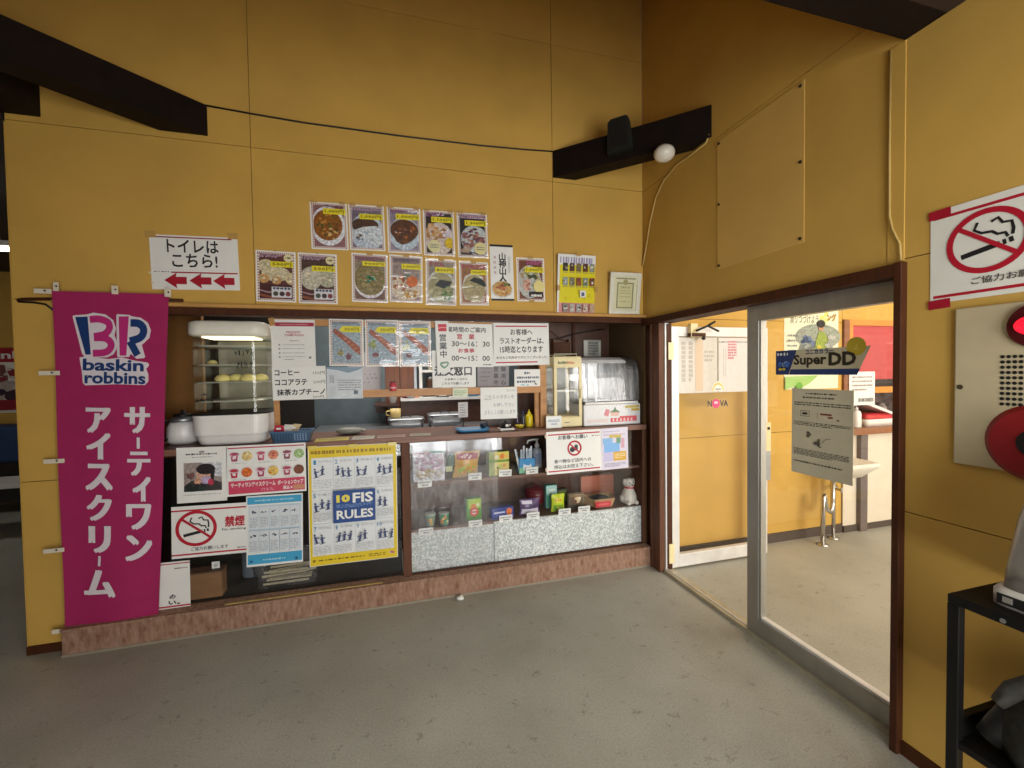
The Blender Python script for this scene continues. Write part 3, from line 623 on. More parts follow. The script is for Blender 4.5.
S = Sheet('menu_poster', 'narrow white calligraphy poster with black end bars and a noodle bowl', 'poster', (-1.070, YW, 2.091), .158, .370, 1., group='food menu posters', m=PAPER)
S.quad('end_bar', BLACK, 0, .962, 1, 1); S.quad('end_bar', BLACK, 0, 0, 1, .035)
S.column('lettering', INKB, '山神山人', .53, .86, .128, .34, .02)
S.column('lettering', ink('#b07a86'), '濃厚豚骨', .2, .8, .09, .14); S.scribble('lettering', LGREY, .78, .5, .86, .8, 8, .9, (0, .02), (.03, .06))
S.disc('photo_print', ink('#c9c8c4'), .48, .2, .46, .15); S.disc('photo_print', ink('#c79c5a'), .48, .21, .42, .135); S.blobs('photo_print', ['#c99a58', '#b98848', '#d6b57a'], .48, .2, .34, .1, 20, (.05, .1)); S.blobs('photo_print', ['#b86a42', '#e0b08a', '#a85a34'], .45, .22, .16, .05, 8, (.08, .12)); S.blobs('photo_print', ['#6a7a34', '#4f4a24'], .6, .28, .2, .03, 8, (.04, .08)); S.done()
S = poster(-.869, 2.054, .198, .293, .8, 'small menu poster beside the calligraphy poster, pork slices with round badge', '1,000円', '#6f3f2a')
S.disc('photo_print', ink('#b9bdb6'), .45, .45, .42, .38, clip=S.box); S.blobs('photo_print', ['#b9aa7a', '#8f8a4a', '#a58a62', '#c0b48c'], .5, .55, .34, .22, 26, (.05, .1), S.box); S.blobs('photo_print', ['#c79a86', '#d4ae9c', '#a8705f'], .33, .38, .18, .12, 14, (.06, .12), S.box); S.blobs('photo_print', ['#4a2a1c', '#3f4a22'], .55, .55, .14, .06, 8, (.04, .09), S.box)
S.disc('badge', ink('#e3d58c'), .77, .34, .2, .14); S.poly('price_label', ink('#221a18'), [(.42, .1), (.93, .1), (.9, .22), (.42, .22)]); S.scribble('lettering', PAPER, .48, .11, .86, .15, 1, 1.4, (.01, .02), (.06, .1))
heading(S, None, .35, .92, .84, .93, ink('#c96aa0')); price_tag(S, '1,000円', .28, .95, .66, .78); S.tapes([(.5, 1.0, 0), (.5, .0, 0)]); S.done()

S = Sheet('food_chart', 'tall yellow chart of small food pictures hanging over the ledge', 'poster', (-.544, -.0585, 2.022), .282, .420, 0., m=PAPER, tilt=.09)
S.root.location.y = -.0225
S.quad('print', ink('#ddd000'), .05, .22, 1, .83); S.quad('print', ink('#d98f8c'), .05, .05, 1, .22)
for x in range(13): S.quad('lettering', ink('#9a93b8'), .06+x*.068, .86, .09+x*.068+.01*(x % 3), .955)
for r, (z, cols) in enumerate(((.73, ['#2a2a28', '#4a3022', '#7a6848', '#5a2a20', '#8a8f80']), (.5, ['#8f9a90', '#7a7458', '#8a4a22', '#7a8a7a', '#7a3a24']), (.07, ['#7a7a74', '#a8a49a', '#9a9a98', '#b8a090', '#b89a80']))):
    for i in range(5):
        x = .13+i*.175; S.quad('photo_print', ink(cols[i]), x, z, x+.13, z+.13); S.blobs('photo_print', [cols[(i+2) % 5], '#d2cab8', cols[i], '#2e2a28'], x+.065, z+.065, .035, .03, 5, (.025, .04), (x, z, x+.13, z+.13)); S.scribble('lettering', GREYI, x, z-.03, x+.13, z-.012, 1)
S.quad('info_label', PAPER, .56, .31, .72, .42); S.quad('info_label', ink('#5a5f78'), .6, .33, .68, .39); S.blobs('print', ['#c9a01c', '#c88a50', '#b3a51a'], .5, .34, .4, .08, 10, (.01, .025)); S.scribble('lettering', LGREY, .1, .0, .9, .04, 1)
S.tapes([(.5, .99, 0), (.0, .45, PI/2), (1., .45, PI/2)]); S.done()
# framed certificate leaning on the ledge
S = Sheet('framed_certificate', 'cream certificate in pale frame leaning on the ledge in the corner', 'certificate', (-.172, -.024, 1.982), .246, .292, .5, m=mat('#d9d6b4', rough=.5, noise=.03, name='certificate_card'), thick=.008, tilt=.14)
FR = mat('#dcdac8', rough=.4, noise=.03, name='pale_frame')
for a in ((0, 0, .12, 1), (.88, 0, 1, 1), (.12, 0, .88, .1), (.12, .9, .88, 1)):
    b = MB(); b.box(S.X(a[0]), S.X(a[2]), -.020, -.0, S.Z(a[1]), S.Z(a[3]), FR, .003); b.local('frame_bar', S.root)
S.t = .008
S.quad('print', ink('#8a8868'), .24, .14, .78, .76); S.quad('print', ink('#cfcb9c'), .28, .17, .74, .73); S.quad('print', ink('#8d8a6a'), .2, .84, .84, .87); S.disc('emblem', ink('#a39a6a'), .51, .77, .08)
S.text('lettering', ink('#5a5638'), '営業許可証', .36, .62, .66, .67); 
for z in (.56, .5, .42, .3): S.scribble('lettering', ink('#77734f'), .33, z-.01, .7, z+.012, 1)
S.done()
# toilet direction sign
S = Sheet('direction_sign', 'white direction sign with three red arrows on wall above the pink banner', 'sign', (-2.825, YW, 2.059), .421, .296, 1.2)
S.quad('printed_border', ink('#8d1730'), .07, .95, .93, .972)
S.text('lettering', INKB, 'トイレは', .19, .69, .77, .92, .012); S.text('lettering', INKB, 'こちら!', .24, .42, .75, .66, .012)
S.quad('printed_border', ink('#a01530'), .22, .305, .98, .33); S.scribble('lettering', GREYI, .03, .31, .2, .34, 1); S.quad('print', LGREY, .02, .37, .98, .372)
for x in (.14, .42, .69): S.poly('arrow', ink('#a5132b'), [(x, .17), (x+.14, .31), (x+.13, .235), (x+.25, .235), (x+.25, .10), (x+.13, .10), (x+.14, .02)])
S.tapes([(.02, 1.0, 0), (.95, 1.03, 0)], w=.05, h=.035); S.tapes([(-.01, .3, .8), (.01, .12, .3)], mat('#d8cdb0', rough=.5, name='pale_tape_scrap'), .012, .012); S.done()
# large no smoking sign, near right wall
S = Sheet('no_smoking_sign', 'large white no smoking sign taped on the near yellow wall over the alarm panel', 'sign', (-.0008, -1.955, 1.796), .436, .310, face='right', rot=.3, m=PAPERY)
S.quad('printed_border', RED, .02, .90, .99, .93); S.quad('printed_border', RED, .02, .05, .99, .08); no_smoking(S, .33, .56, .228)
S.text('lettering', ink('#4a4640'), 'ご協力お願いします', .25, .14, .80, .21, .008)
S.tapes([(.06, .955, .02), (.06, -.015, .05)], mat('#a3142c', rough=.35, name='red_tape'), .06, .03); S.done()

# ------------------------------------------------------------------ sheets across the serving opening
YO = .105
G2 = 'sheets hung across the serving opening'
S = Sheet('campaign_sheet', 'glossy white sheet with dark red heading band beside the steamer', 'notice', (-2.364, YO, 1.623), 0.244, 0.290, .3)
S.quad('printed_border', ink('#a82440'), .1, .86, .98, .94); S.poly('printed_border', ink('#8a1730'), [(.04, .9), (.1, .86), (.1, .94)]); S.scribble('lettering', ink('#d9a8b0'), .2, .885, .85, .915, 1)
S.text('lettering', ink('#b5505c'), 'PRESENT', .34, .71, .67, .76, .02, 1); S.text('lettering', ink('#b5505c'), 'CAMPAIGN', .29, .65, .73, .70, .02, 1); S.scribble('lettering', GREYI, .42, .54, .62, .57, 1)
for z in (.47, .39, .3, .22): S.disc('print', GREYI, .18, z, .02); S.scribble('lettering', GREYI, .25, z-.012, .75, z+.012, 1, .5)
S.quad('print', GREYI, .84, .18, .9, .22); S.scribble('lettering', GREYI, .28, .15, .5, .18, 1); S.tapes([(.03, .95, .2)], mat('#b98d50', rough=.5, name='masking_tape'), .03, .05); S.sleeve(); S.done()
S = Sheet('drinks_sign', 'handwritten drinks price list under the glossy campaign sheet', 'sign', (-2.336, YO-.004, 1.381), 0.3, 0.205, .5)
for i, (t, x1) in enumerate((('コーヒー', .5), ('ココアラテ', .64), ('抹茶カプチーノ', .97))): S.text('lettering', INKB, t, .05 if i < 2 else .08, .74-.30*i, x1, .90-.29*i, .018)
for t, z in (('150円', .74), ('200円', .47)): S.text('lettering', ink('#3a3a3a'), t, .76, z, .98, z+.1, 0, 1)
S.text('lettering', ink('#3a3a3a'), '200円', .74, .03, .95, .11, 0, 1); S.done()
S = Sheet('notice_sheet', 'pale blue printed notice in wrinkled clear film beside drinks list', 'notice', (-2.076, YO-.002, 1.376), 0.213, 0.199, -.6, m=mat('#ccd3d8', rough=.5, noise=.06, scale=14, name='bluish_paper'))
S.poly('print', ink('#7f97a8'), [(0, .95), (.3, .9), (.6, .82), (.85, .9), (1, .98), (1, 1), (0, 1)]); S.scribble('lettering', GREYI, .08, .5, .2, .75, 4); S.scribble('lettering', GREYI, .3, .25, .95, .62, 5, .45); S.quad('print', ink('#5a6a74'), .74, .14, .86, .26); S.scribble('lettering', LGREY, .1, .1, .25, .4, 5); S.sleeve(); S.done()
def sausage_poster(cx, cz, w, h, rot, label, txt, full):
    S = poster(cx, cz, w, h, rot, label, txt, '#93a3ae', YO, 'snack posters over the serving opening', 'snack_poster', border='#a8623a')
    S.poly('photo_print', ink('#9a5540'), [(.1, .74), (.17, .8), (.6, .58), (.9, .4), (.9, .24), (.75, .3), (.5, .48), (.16, .68)])
    for i in range(5): S.stroke('photo_print', ink('#b87a5c'), [(.42+.1*i, .57-.07*i), (.5+.1*i, .60-.07*i)], .008)
    if full: S.blobs('photo_print', ['#a39a5c', '#8f8a52'], .33, .28, .08, .05, 8, (.05, .08), S.box); S.blobs('photo_print', ['#6a3f4c', '#7a4a54'], .54, .2, .07, .05, 8, (.05, .08), S.box)
    else: S.blobs('photo_print', ['#8a9a5c', '#a8aa6a'], .2, .45, .08, .1, 8, (.05, .1), S.box); S.disc('photo_print', ink('#7a4a50'), .3, .25, .1, .05)
    heading(S, None, .1, .85, .88, .94, ink('#6a6472')); S.poly('price_label', ink('#ddd21a'), [(.28, .76), (.4, .85), (.92, .85), (.92, .72), (.4, .72)]); S.text('lettering', ink('#6a6416'), txt, .45, .75, .86, .82, .01, 1); S.sleeve(d=.002); return S.done()
sausage_poster(-2.061, 1.63, 0.203, 0.294, -.6, 'snack poster of a long sausage nearest the campaign sheet', '350円', True)
sausage_poster(-1.846, 1.627, 0.206, 0.299, -.2, 'snack poster of sausage and herbs between two other snack posters', '350円', False)
sausage_poster(-1.638, 1.623, 0.202, 0.298, -.1, 'snack poster with wrinkled shiny film beside the narrow open-for-business slip', '350円', False)
S = Sheet('order_window_sign', 'white order window sign partly hidden behind the opening hours sign', 'sign', (-1.384, YO+.004, 1.456), 0.293, 0.247, -.1)
S.text('lettering', INKB, '注文窓口', .05, .32, .9, .58, .02); S.text('lettering', ink('#33333a'), 'お食事の ご注文も', .28, .19, .8, .25, .008); S.text('lettering', ink('#33333a'), 'こちらでお願いします', .22, .07, .84, .14, .008); S.done()
S = Sheet('hours_sign', 'white opening hours sign with black times and small red headings', 'sign', (-1.308, YO, 1.615), 0.393, 0.294, -.6)
S.text('lettering', INKB, '営業時間のご案内', .10, .80, .86, .92, .010)
S.text('lettering', ink('#b32032'), '営　業', .36, .64, .66, .76, .015); S.text('lettering', ink('#26262a'), '10：30～16：30', .02, .475, .93, .59, .008); S.text('lettering', ink('#b32032'), 'お食事', .38, .33, .66, .43, .015); S.text('lettering', ink('#26262a'), '11：00～15：00', .02, .145, .93, .26, .008); S.scribble('lettering', INKB, .82, .03, .97, .08, 1); S.done()
S = Sheet('open_slip', 'narrow slip with red emblem and three stacked characters on hours sign', 'sign', (-1.461, YO-.022, 1.604), 0.087, 0.34, 1.5)
S.quad('emblem', ink('#c4283c'), .2, .80, .84, .94); S.stroke('emblem', ink('#e8a0a8'), [(.2, .86), (.5, .875), (.84, .865)], .006); S.column('lettering', ink('#4a4a4e'), '営業中', .52, .75, .16, .58, .014)
S.poly('print', ink('#6f9a80'), [(.2, .16), (.3, .2), (.8, .21), (.92, .18), (.82, .12), (.55, .07), (.34, .1)]); S.poly('print', PAPER, [(.34, .16), (.78, .18), (.74, .14), (.55, .11)]); S.done()
S = Sheet('last_order_sign', 'white last order sign with red rules top and bottom', 'sign', (-0.909, YO, 1.624), 0.412, 0.296, .8)
S.quad('printed_border', RED, .05, .91, .97, .94); S.quad('printed_border', RED, .04, .06, .78, .09)
S.text('lettering', INKB, 'お客様へ', .31, .72, .70, .86, .01); S.text('lettering', INKB, 'ラストオーダーは、', .12, .51, .90, .66, .01); S.text('lettering', INKB, '15時迄となります', .12, .30, .88, .46, .01); S.text('lettering', ink('#3a3a3e'), '本日もご利用ありがとうございました', .05, .16, .95, .22, .006); S.done()
S = Sheet('notice_sheet', 'dark grey printed sheet above the beam beside the order window sign', 'notice', (-1.105, .146, 1.425), .226, .20, -.5, m=mat('#8b878a', rough=.6, noise=.05, name='grey_paper'))
S.column('lettering', ink('#4a464a'), '営業中', .58, .72, .23, .16, .02); S.column('lettering', ink('#4a464a'), '御用心', .82, .72, .23, .16, .02); S.scribble('lettering', ink('#6b676a'), .1, .15, .4, .75, 4, .3); S.done()
S = Sheet('notice_sheet', 'small white notice standing on the beam under the last order sign', 'notice', (-0.869, YO, 1.387), 0.191, 0.121, 0)
for z, a, c in ((.78, .38, .62), (.52, .1, .97), (.28, .1, .8)): S.scribble('lettering', ink('#3c4a66'), a, z-.07, c, z+.07, 1, 1, (.015, .03), (.04, .07))
S.blobs('print', ['#9fc0d0'], .4, .1, .15, .05, 4, (.04, .06)); S.blobs('print', ['#c9c23a', '#2a2a2a'], .85, .12, .08, .06, 4, (.02, .04)); S.done()
S = Sheet('handwritten_sign', 'large handwritten white sign hanging from the wooden beam', 'sign', (-1.079, YO-.004, 1.216), 0.261, 0.219, -.3)
HW = ink('#8c8f92')
for t, x0, x1, z0, z1 in (('注文の方は', .70, .95, .86, .93), ('こちらのボタンを', .12, .92, .63, .76), ('お押し下さい', .35, .93, .38, .5), ('よろしくお願いします', .1, .95, .14, .28)): S.text('lettering', HW, t, x0, z0, x1, z1, 0, 1)
S.stroke('lettering', HW, [(.08, .62), (.3, .615)], .002); S.done()
S = Sheet('beam_label', 'tiny pale green label stuck on the wooden beam', 'label', (-1.348, YO-.004, 1.294), 0.102, 0.063, -1, m=mat('#d5dcc4', rough=.6, name='pale_green_card'))
S.scribble('lettering', ink('#8fa36a'), .08, .2, .92, .8, 3); S.done()
# pine frame the sheets hang from
t = thing('pine_frame', 'orange pine frame of beams and posts across the serving opening', 'frame', (-1.6, .12, 1.031))
for a in ((-2.484, -.722, .108, .14, 1.733, 1.775, 'upper_rail'), (-2.457, -.771, .109, .139, 1.280, 1.328, 'lower_rail'), (-2.484, -2.457, .108, .138, 1.0305, 1.733, 'post'), (-.771, -.724, .108, .14, 1.0305, 1.733, 'post'), (-.80, -.772, .141, .166, 1.0305, 1.28, 'post')):
    b = MB(); b.box(*a[:6], ORANGEW, .002); b.build(a[6], t)

# ------------------------------------------------------------------ posters on the cabinet glass
YG = -.0065
S = Sheet('photo_poster', 'white poster with photo of a person in black cap eating ice cream', 'poster', (-2.815, -.037, .885), .240, .306, -1.0)
S.scribble('lettering', INKB, .18, .86, .8, .89, 1, 1); S.disc('emblem', ink('#9a8f94'), .5, .915, .06, .02); S.scribble('lettering', GREYI, .3, .81, .7, .83, 1)
PB = (.14, .2, .9, .72)
S.quad('photo_print', ink('#9a8d88'), *PB); S.poly('photo_print', ink('#c9cbd0'), [(.5, .72), (.9, .72), (.9, .44), (.62, .5)]); S.poly('photo_print', ink('#3f3a3a'), [(.14, .2), (.9, .2), (.9, .34), (.6, .44), (.3, .4), (.14, .3)])
S.blobs('photo_print', ['#7a4a44', '#8a7a70', '#5a4a48'], .24, .45, .1, .1, 9, (.03, .06), PB); S.disc('photo_print', ink('#d0a48c'), .54, .5, .15, .12, clip=PB); S.disc('photo_print', ink('#241f22'), .58, .6, .19, .1, clip=PB); S.poly('photo_print', ink('#241f22'), [(.66, .58), (.76, .56), (.74, .4), (.68, .42)])
S.many('photo_print', ink('#5a3a34'), [(.47, .51, .51, .522), (.56, .51, .60, .522)]); S.disc('photo_print', ink('#b8a8c8'), .58, .40, .11, .07, clip=PB); S.disc('photo_print', ink('#b83a52'), .68, .36, .06, .06, clip=PB); S.disc('photo_print', ink('#c9987e'), .42, .38, .07, .06, clip=PB); S.blobs('photo_print', ['#1d2826', '#2a3a32', '#28242a'], .4, .27, .2, .05, 14, (.05, .09), PB)
S.scribble('lettering', LGREY, .14, .13, .88, .16, 1, .6); S.done()
S = Sheet('ice_cream_poster', 'wide poster of paper cups and ice cream scoops with pink band', 'poster', (-2.492, -.037, .891), .409, .286, -.3)
S.quad('printed_border', ink('#b3384e'), .02, .94, .98, .965); S.quad('print', ink('#c8405e'), .02, .04, .98, .30)
S.text('lettering', PAPER, 'サーティワンアイスクリーム', .05, .17, .60, .26, .02, 1); S.text('lettering', PAPER, 'ポーションカップ', .63, .17, .96, .26, .02, 1); S.text('lettering', PAPER, '税込￥', .7, .07, .82, .14, .02, 1); S.quad('price_label', ink('#c98a6a'), .83, .06, .97, .15); S.scribble('lettering', ink('#e0a0b0'), .42, .07, .58, .13, 2)
for r, z in enumerate((.79, .47)):
    for i, x in enumerate((.1, .43, .76)):
        c = ['#b34a62', '#c0566e', '#8a4a58', '#b8283c', '#b04a66', '#a8405a'][r*3+i]
        S.poly('photo_print', ink(c), [(x-.045, z+.03), (x+.045, z+.03), (x+.035, z-.1), (x-.035, z-.1)]); S.disc('photo_print', ink('#d9c0c6'), x, z+.04, .065, .045); S.disc('photo_print', ink(c), x, z+.045, .05, .03); S.disc('photo_print', ink('#e3d0d6'), x, z-.03, .022)
        sc = ['#d9bd7c', '#d98f72', '#9ab87a', '#d26a2c', '#dcb660', '#7a4630'][r*3+i]
        S.disc('photo_print', ink(sc), x+.155, z, .066); S.blobs('photo_print', [sc, ['#e8d8a0', '#b84a3c', '#cfe0b0', '#e0874a', '#b8702c', '#5f3424'][r*3+i]], x+.155, z, .04, .06, 7, (.012, .028)); S.scribble('lettering', LGREY, x-.02, z-.15, x+.15, z-.125, 1)
S.done()
S = Sheet('no_smoking_sign', 'smaller no smoking sign on the cabinet glass beside the pink banner', 'sign', (-2.796, YG, .560), .372, .290, -1.2)
S.quad('printed_border', RED, .0, .90, 1, .93); S.quad('printed_border', RED, .0, .05, 1, .08); no_smoking(S, .32, .56, .27)
S.text('lettering', ink('#b3122b'), '禁煙', .70, .55, .96, .75, .02); S.text('lettering', INKB, 'No smoking', .66, .46, .98, .52, .012, 1); S.text('lettering', ink('#3a3a3e'), 'ご協力お願いします', .25, .13, .74, .2, .006); S.scribble('lettering', GREYI, .86, .1, .98, .14, 1); S.done()
S = Sheet('rules_poster', 'blue bordered rules chart with ten small panels on cabinet glass', 'poster', (-2.467, YG-.003, .527), .297, .412, -1.2)
LB = ink('#3f9fc8')
S.quad('print', LB, .02, .88, .98, .98); S.quad('print', LB, .02, .03, .98, .17); S.scribble('lettering', ink('#a9d0e2'), .15, .91, .85, .95, 1); S.quad('print', ink('#b9ccd8'), .04, .19, .96, .86)
for r in range(2):
    for i in range(5):
        x, z = .05+i*.182, .53-r*.33
        S.quad('print', ink('#d3d8dc'), x, z, x+.168, z+.31); S.scribble('lettering', ink('#9aa6ae'), x+.015, z+.02, x+.15, z+.17, 7); S.blobs('print', ['#2f3f5c', '#27304a'], x+.08, z+.24, .05, .015, 5, (.014, .026))
S.scribble('lettering', ink('#b0dcee'), .3, .08, .7, .12, 1); S.blobs('print', ['#1f4a7a'], .1, .08, .01, .01, 3, (.02, .03)); S.blobs('print', ['#1f4a7a'], .9, .08, .01, .01, 3, (.02, .03)); S.done()
S = Sheet('rules_poster', 'large yellow bordered rules poster with blue centre panel on cabinet glass', 'poster', (-2.027, -.034, .645), .505, .715, -.5)
YB = ink('#dcc018')
S.quad('printed_border', YB, .008, .004, .992, .996); S.quad('print', ink('#dfe2e2'), .035, .085, .955, .905); S.scribble('lettering', ink('#9a7a10'), .03, .935, .93, .965, 1, 1, (.004, .02), (.015, .045)); S.scribble('lettering', ink('#7a6010'), .1, .035, .62, .055, 1); S.disc('emblem', ink('#8a6a10'), .05, .045, .016); S.scribble('lettering', ink('#8a6c18'), .66, .03, .85, .06, 2); S.blobs('emblem', ['#b86a6a', '#c9b8c0'], .93, .05, .02, .01, 4, (.01, .02))
cx = [.04, .275, .51, .745, .955]; cz = [.905, .63, .355, .085]
for x in cx[1:4]: S.quad('print', ink('#8fa0a8'), x-.001, .085, x+.001, .905)
for z in cz[1:3]: S.quad('print', ink('#8fa0a8'), .04, z-.001, .955, z+.001)
nums = {(0, 0): '1', (0, 1): '2', (0, 2): '3', (0, 3): '4', (1, 0): '5', (1, 3): '6', (2, 0): '7', (2, 1): '8', (2, 2): '9', (2, 3): '10'}
for (r, c), t in nums.items():
    x0, z1 = cx[c], cz[r]
    S.text('lettering', ink('#3f86b0'), t, x0+.02, z1-.055, x0+.02+.028*len(t), z1-.018, .01, 1); S.scribble('lettering', LGREY, x0+.075, z1-.04, x0+.21, z1-.022, 2); S.scribble('lettering', LGREY, x0+.015, z1-.255, x0+.21, z1-.18, 6, .45)
    for k in range(3 if (r+c) % 2 else 2):                    # little skiers
        u = x0+.05+k*.062; v = z1-.12+RND.uniform(-.015, .015); d = RND.uniform(-.02, .02)
        S.stroke('print', ink('#33406a'), [(u, v-.035), (u+d*.5, v-.01), (u+d, v+.02)], .012); S.disc('print', ink('#33406a'), u+d*1.2, v+.032, .011); S.stroke('print', ink('#33406a'), [(u-.03, v-.04), (u+.03, v-.03)], .004); S.stroke('print', ink('#4a5680'), [(u-.025, v+.0), (u+.028, v+.012)], .006)
S.quad('title_panel', ink('#1c4486'), .275, .36, .745, .63)
S.text('lettering', ink('#e6d44a'), '10', .31, .53, .46, .595, .06, 2); S.text('lettering', PAPER, 'FIS', .49, .52, .72, .605, .03, 2); S.text('lettering', PAPER, 'RULES', .31, .39, .72, .465, .03, 2); S.scribble('lettering', ink('#6f8fc0'), .31, .485, .72, .515, 3)
S.tapes([(.06, 1.0, 0), (.5, 1.0, 0), (.95, 1.0, 0)], mat('#d8c66a', rough=.25, name='clear_yellow_tape'), .05, .02); S.done()
S = Sheet('small_notice', 'narrow white notice with red rules low on the cabinet beside the banner', 'notice', (-2.985, YG, .268), .165, .272, -.7)
S.quad('printed_border', RED, 0, .95, 1, .97); S.quad('printed_border', RED, 0, .07, 1, .10); S.scribble('lettering', ink('#7a4a50'), .55, .84, .95, .88, 1); S.text('lettering', INKB, 'の', .4, .24, .58, .33, .02, 1); S.text('lettering', INKB, 'い。', .38, .12, .7, .2, .02, 1); S.done()
S = Sheet('no_food_sign', 'white customer notice with crossed red circle on the display glass', 'sign', (-.576, -.034, .870), .415, .294, .5)
S.quad('printed_border', RED, .03, .91, .97, .94); S.quad('printed_border', RED, .03, .05, .97, .08)
S.text('lettering', INKB, 'お客様へお願い', .21, .80, .74, .90, .012); S.scribble('lettering', ink('#8a7a6a'), .82, .83, .97, .87, 1)
S.disc('no_food_mark', ink('#2c2630'), .46, .55, .045); S.quad('no_food_mark', ink('#3a3038'), .50, .52, .56, .66); S.band('no_food_mark', RED, .5, .58, .10, .13); S.stroke('no_food_mark', RED, [(.42, .68), (.58, .48)], .010)
S.text('lettering', ink('#2e2e32'), '食べ物など店内への', .13, .25, .80, .34, .008); S.text('lettering', ink('#2e2e32'), '持込はお控え下さい。', .13, .12, .83, .21, .008)
S.tapes([(-.01, .9, 1.57), (-.01, .12, 1.57)], mat('#d2b49a', rough=.5, name='pink_tape'), .025, .012); S.done()
S = Sheet('timetable_sheet', 'lilac printed sheet of coloured blocks on display glass beside customer notice', 'notice', (-.263, -.034, .872), .213, .297, .9, m=mat('#d9d3e2', rough=.5, noise=.02, name='lilac_paper'))
S.scribble('lettering', ink('#8a86b8'), .08, .9, .7, .93, 1); S.scribble('lettering', ink('#b08aa0'), .08, .82, .9, .86, 2); S.quad('print', ink('#c9b25a'), .3, .76, .75, .83)
for a in ((.06, .62, .42, .76, '#86b4e0'), (.1, .42, .68, .64, '#7fb2e6'), (.56, .62, .72, .76, '#6f9a80'), (.44, .2, .92, .42, '#d8a83a'), (.08, .2, .42, .42, '#c3bede'), (.74, .5, .86, .74, '#d0a2b2')): S.quad('print', ink(a[4]), *a[:4])
S.scribble('lettering', ink('#9a90a8'), .1, .06, .9, .16, 3); S.scribble('lettering', ink('#e8d9b0'), .48, .25, .88, .38, 3); S.done()

# ------------------------------------------------------------------ pink banner
TLc, TRc, BLc, BRc = Vector((-3.435, 1.872)), Vector((-2.935, 1.875)), Vector((-3.444, .132)), Vector((-3.039, .055))
def ban(s, t, d=0.):
    p = (TLc*(1-s)+TRc*s)*(1-t)+(BLc*(1-s)+BRc*s)*t
    wv = .006*math.sin(s*7+.8)*t+.004*math.sin(t*9+s*2.)
    return (p.x, -.056+wv*1.0-d, p.y)
def bpx(u, v):                                   # artwork grid of the banner
    xl = 55.7+(v-291.8)/335*12.3; xr = 171-(v-294.7)/333*10.5
    return (u-xl)/(xr-xl), (v-293)/335
PINK = mat('#a01a58', rough=.8, noise=.05, scale=9, name='magenta_cloth'); WCL = ink('#dcd4da'); NAVY = ink('#12366f'); PKI = ink('#bb2b78')
T = thing('shop_banner', 'tall magenta ice cream banner with white lettering hanging on the wall end', 'banner', (-3.2, -.045, .06))
b = MB(); b.sheet(lambda s, t: ban(s, t), 14, 40, PINK); b.build('cloth', T)
bl = [0]
def bdraw(mb, m, pts, faces):
    bl[0] += 1; d = .0022+.00025*bl[0]
    mb.add([ban(*bpx(*p), d) for p in pts], faces, m)
def bpoly(mb, m, pts): bdraw(mb, m, pts, [tuple(range(len(pts)))])
def btext(mb, m, t, x0, y0, x1, y1, bold=0.):
    cjk = ord(t[0]) > 0x2e80
    vs, fs = glyphs(t, 0. if cjk else bold, 3); ax = min(v[0] for v in vs); bx_ = max(v[0] for v in vs); ay = min(v[1] for v in vs); by = max(v[1] for v in vs)
    q = bold if cjk else 0.; ax -= q; bx_ += q; ay -= q; by += q
    for dx, dz in (((-q, -q*.4), (q, -q*.4), (0, q*.4), (-q, q*.4), (q, q*.4)) if cjk else ((0, 0),)):
        bdraw(mb, m, [(x0+(a+dx-ax)/(bx_-ax)*(x1-x0), y1-(c+dz-ay)/(by-ay)*(y1-y0)) for a, c in vs], fs); bl[0] -= .75
    bl[0] += .75
def bstroke(mb, m, pts, wd):
    P = [Vector(p) for p in pts]; L = []; R = []
    for i, p in enumerate(P):
        t = (P[min(i+1, len(P)-1)]-P[max(i-1, 0)]).normalized(); nn = Vector((-t.y, t.x))*wd/2; L.append(p+nn); R.append(p-nn)
    n = len(P); bdraw(mb, m, [tuple(q) for q in L+R], [(i, i+1, n+i+1, n+i) for i in range(n-1)])
Zm = lambda pts: [(60+u/8.536, 300+v/8.536) for u, v in pts]
def curve(pts, n=5):                              # smooth a polyline
    o = []
    P = [Vector(p) for p in pts]
    for i in range(len(P)-1):
        p0, p1, p2, p3 = P[max(i-1, 0)], P[i], P[i+1], P[min(i+2, len(P)-1)]
        for k in range(n):
            t = k/n; o.append(tuple(.5*((2*p1)+(p2-p0)*t+(2*p0-5*p1+4*p2-p3)*t*t+(3*p1-p0-3*p2+p3)*t**3)))
    return o+[tuple(P[-1])]
lg = MB()
bpoly(lg, WCL, Zm([(128, 148), (140, 138), (245, 128), (300, 112), (400, 125), (465, 170), (490, 240), (478, 300), (500, 350), (498, 410), (470, 460), (420, 483), (300, 490), (225, 480), (205, 455)]))
bpoly(lg, WCL, Zm([(492, 130), (500, 120), (605, 125), (620, 135), (700, 145), (765, 185), (793, 250), (780, 315), (715, 375), (745, 475), (735, 485), (670, 492), (620, 450), (605, 478), (510, 480), (502, 470)]))
bpoly(lg, WCL, Zm([(185, 490), (230, 478), (430, 498), (545, 482), (640, 505), (765, 522), (780, 535), (775, 555), (755, 575), (775, 620), (775, 680), (745, 712), (500, 708), (235, 722), (215, 700), (205, 600)]))
bpoly(lg, NAVY, Zm([(150, 152), (252, 146), (280, 462), (236, 465)]))
bstroke(lg, PKI, Zm(curve([(270, 170), (350, 165), (420, 190), (435, 240), (395, 290), (305, 312)])), 58/8.5)
bstroke(lg, PKI, Zm(curve([(305, 322), (400, 325), (450, 365), (440, 415), (390, 445), (298, 452)])), 58/8.5)
bpoly(lg, PKI, Zm([(513, 140), (600, 137), (583, 467), (526, 467)]))
bstroke(lg, NAVY, Zm(curve([(615, 192), (690, 197), (730, 245), (705, 310), (612, 345)])), 64/8.5)
bstroke(lg, NAVY, Zm([(612, 345), (680, 462)]), 62/8.5)
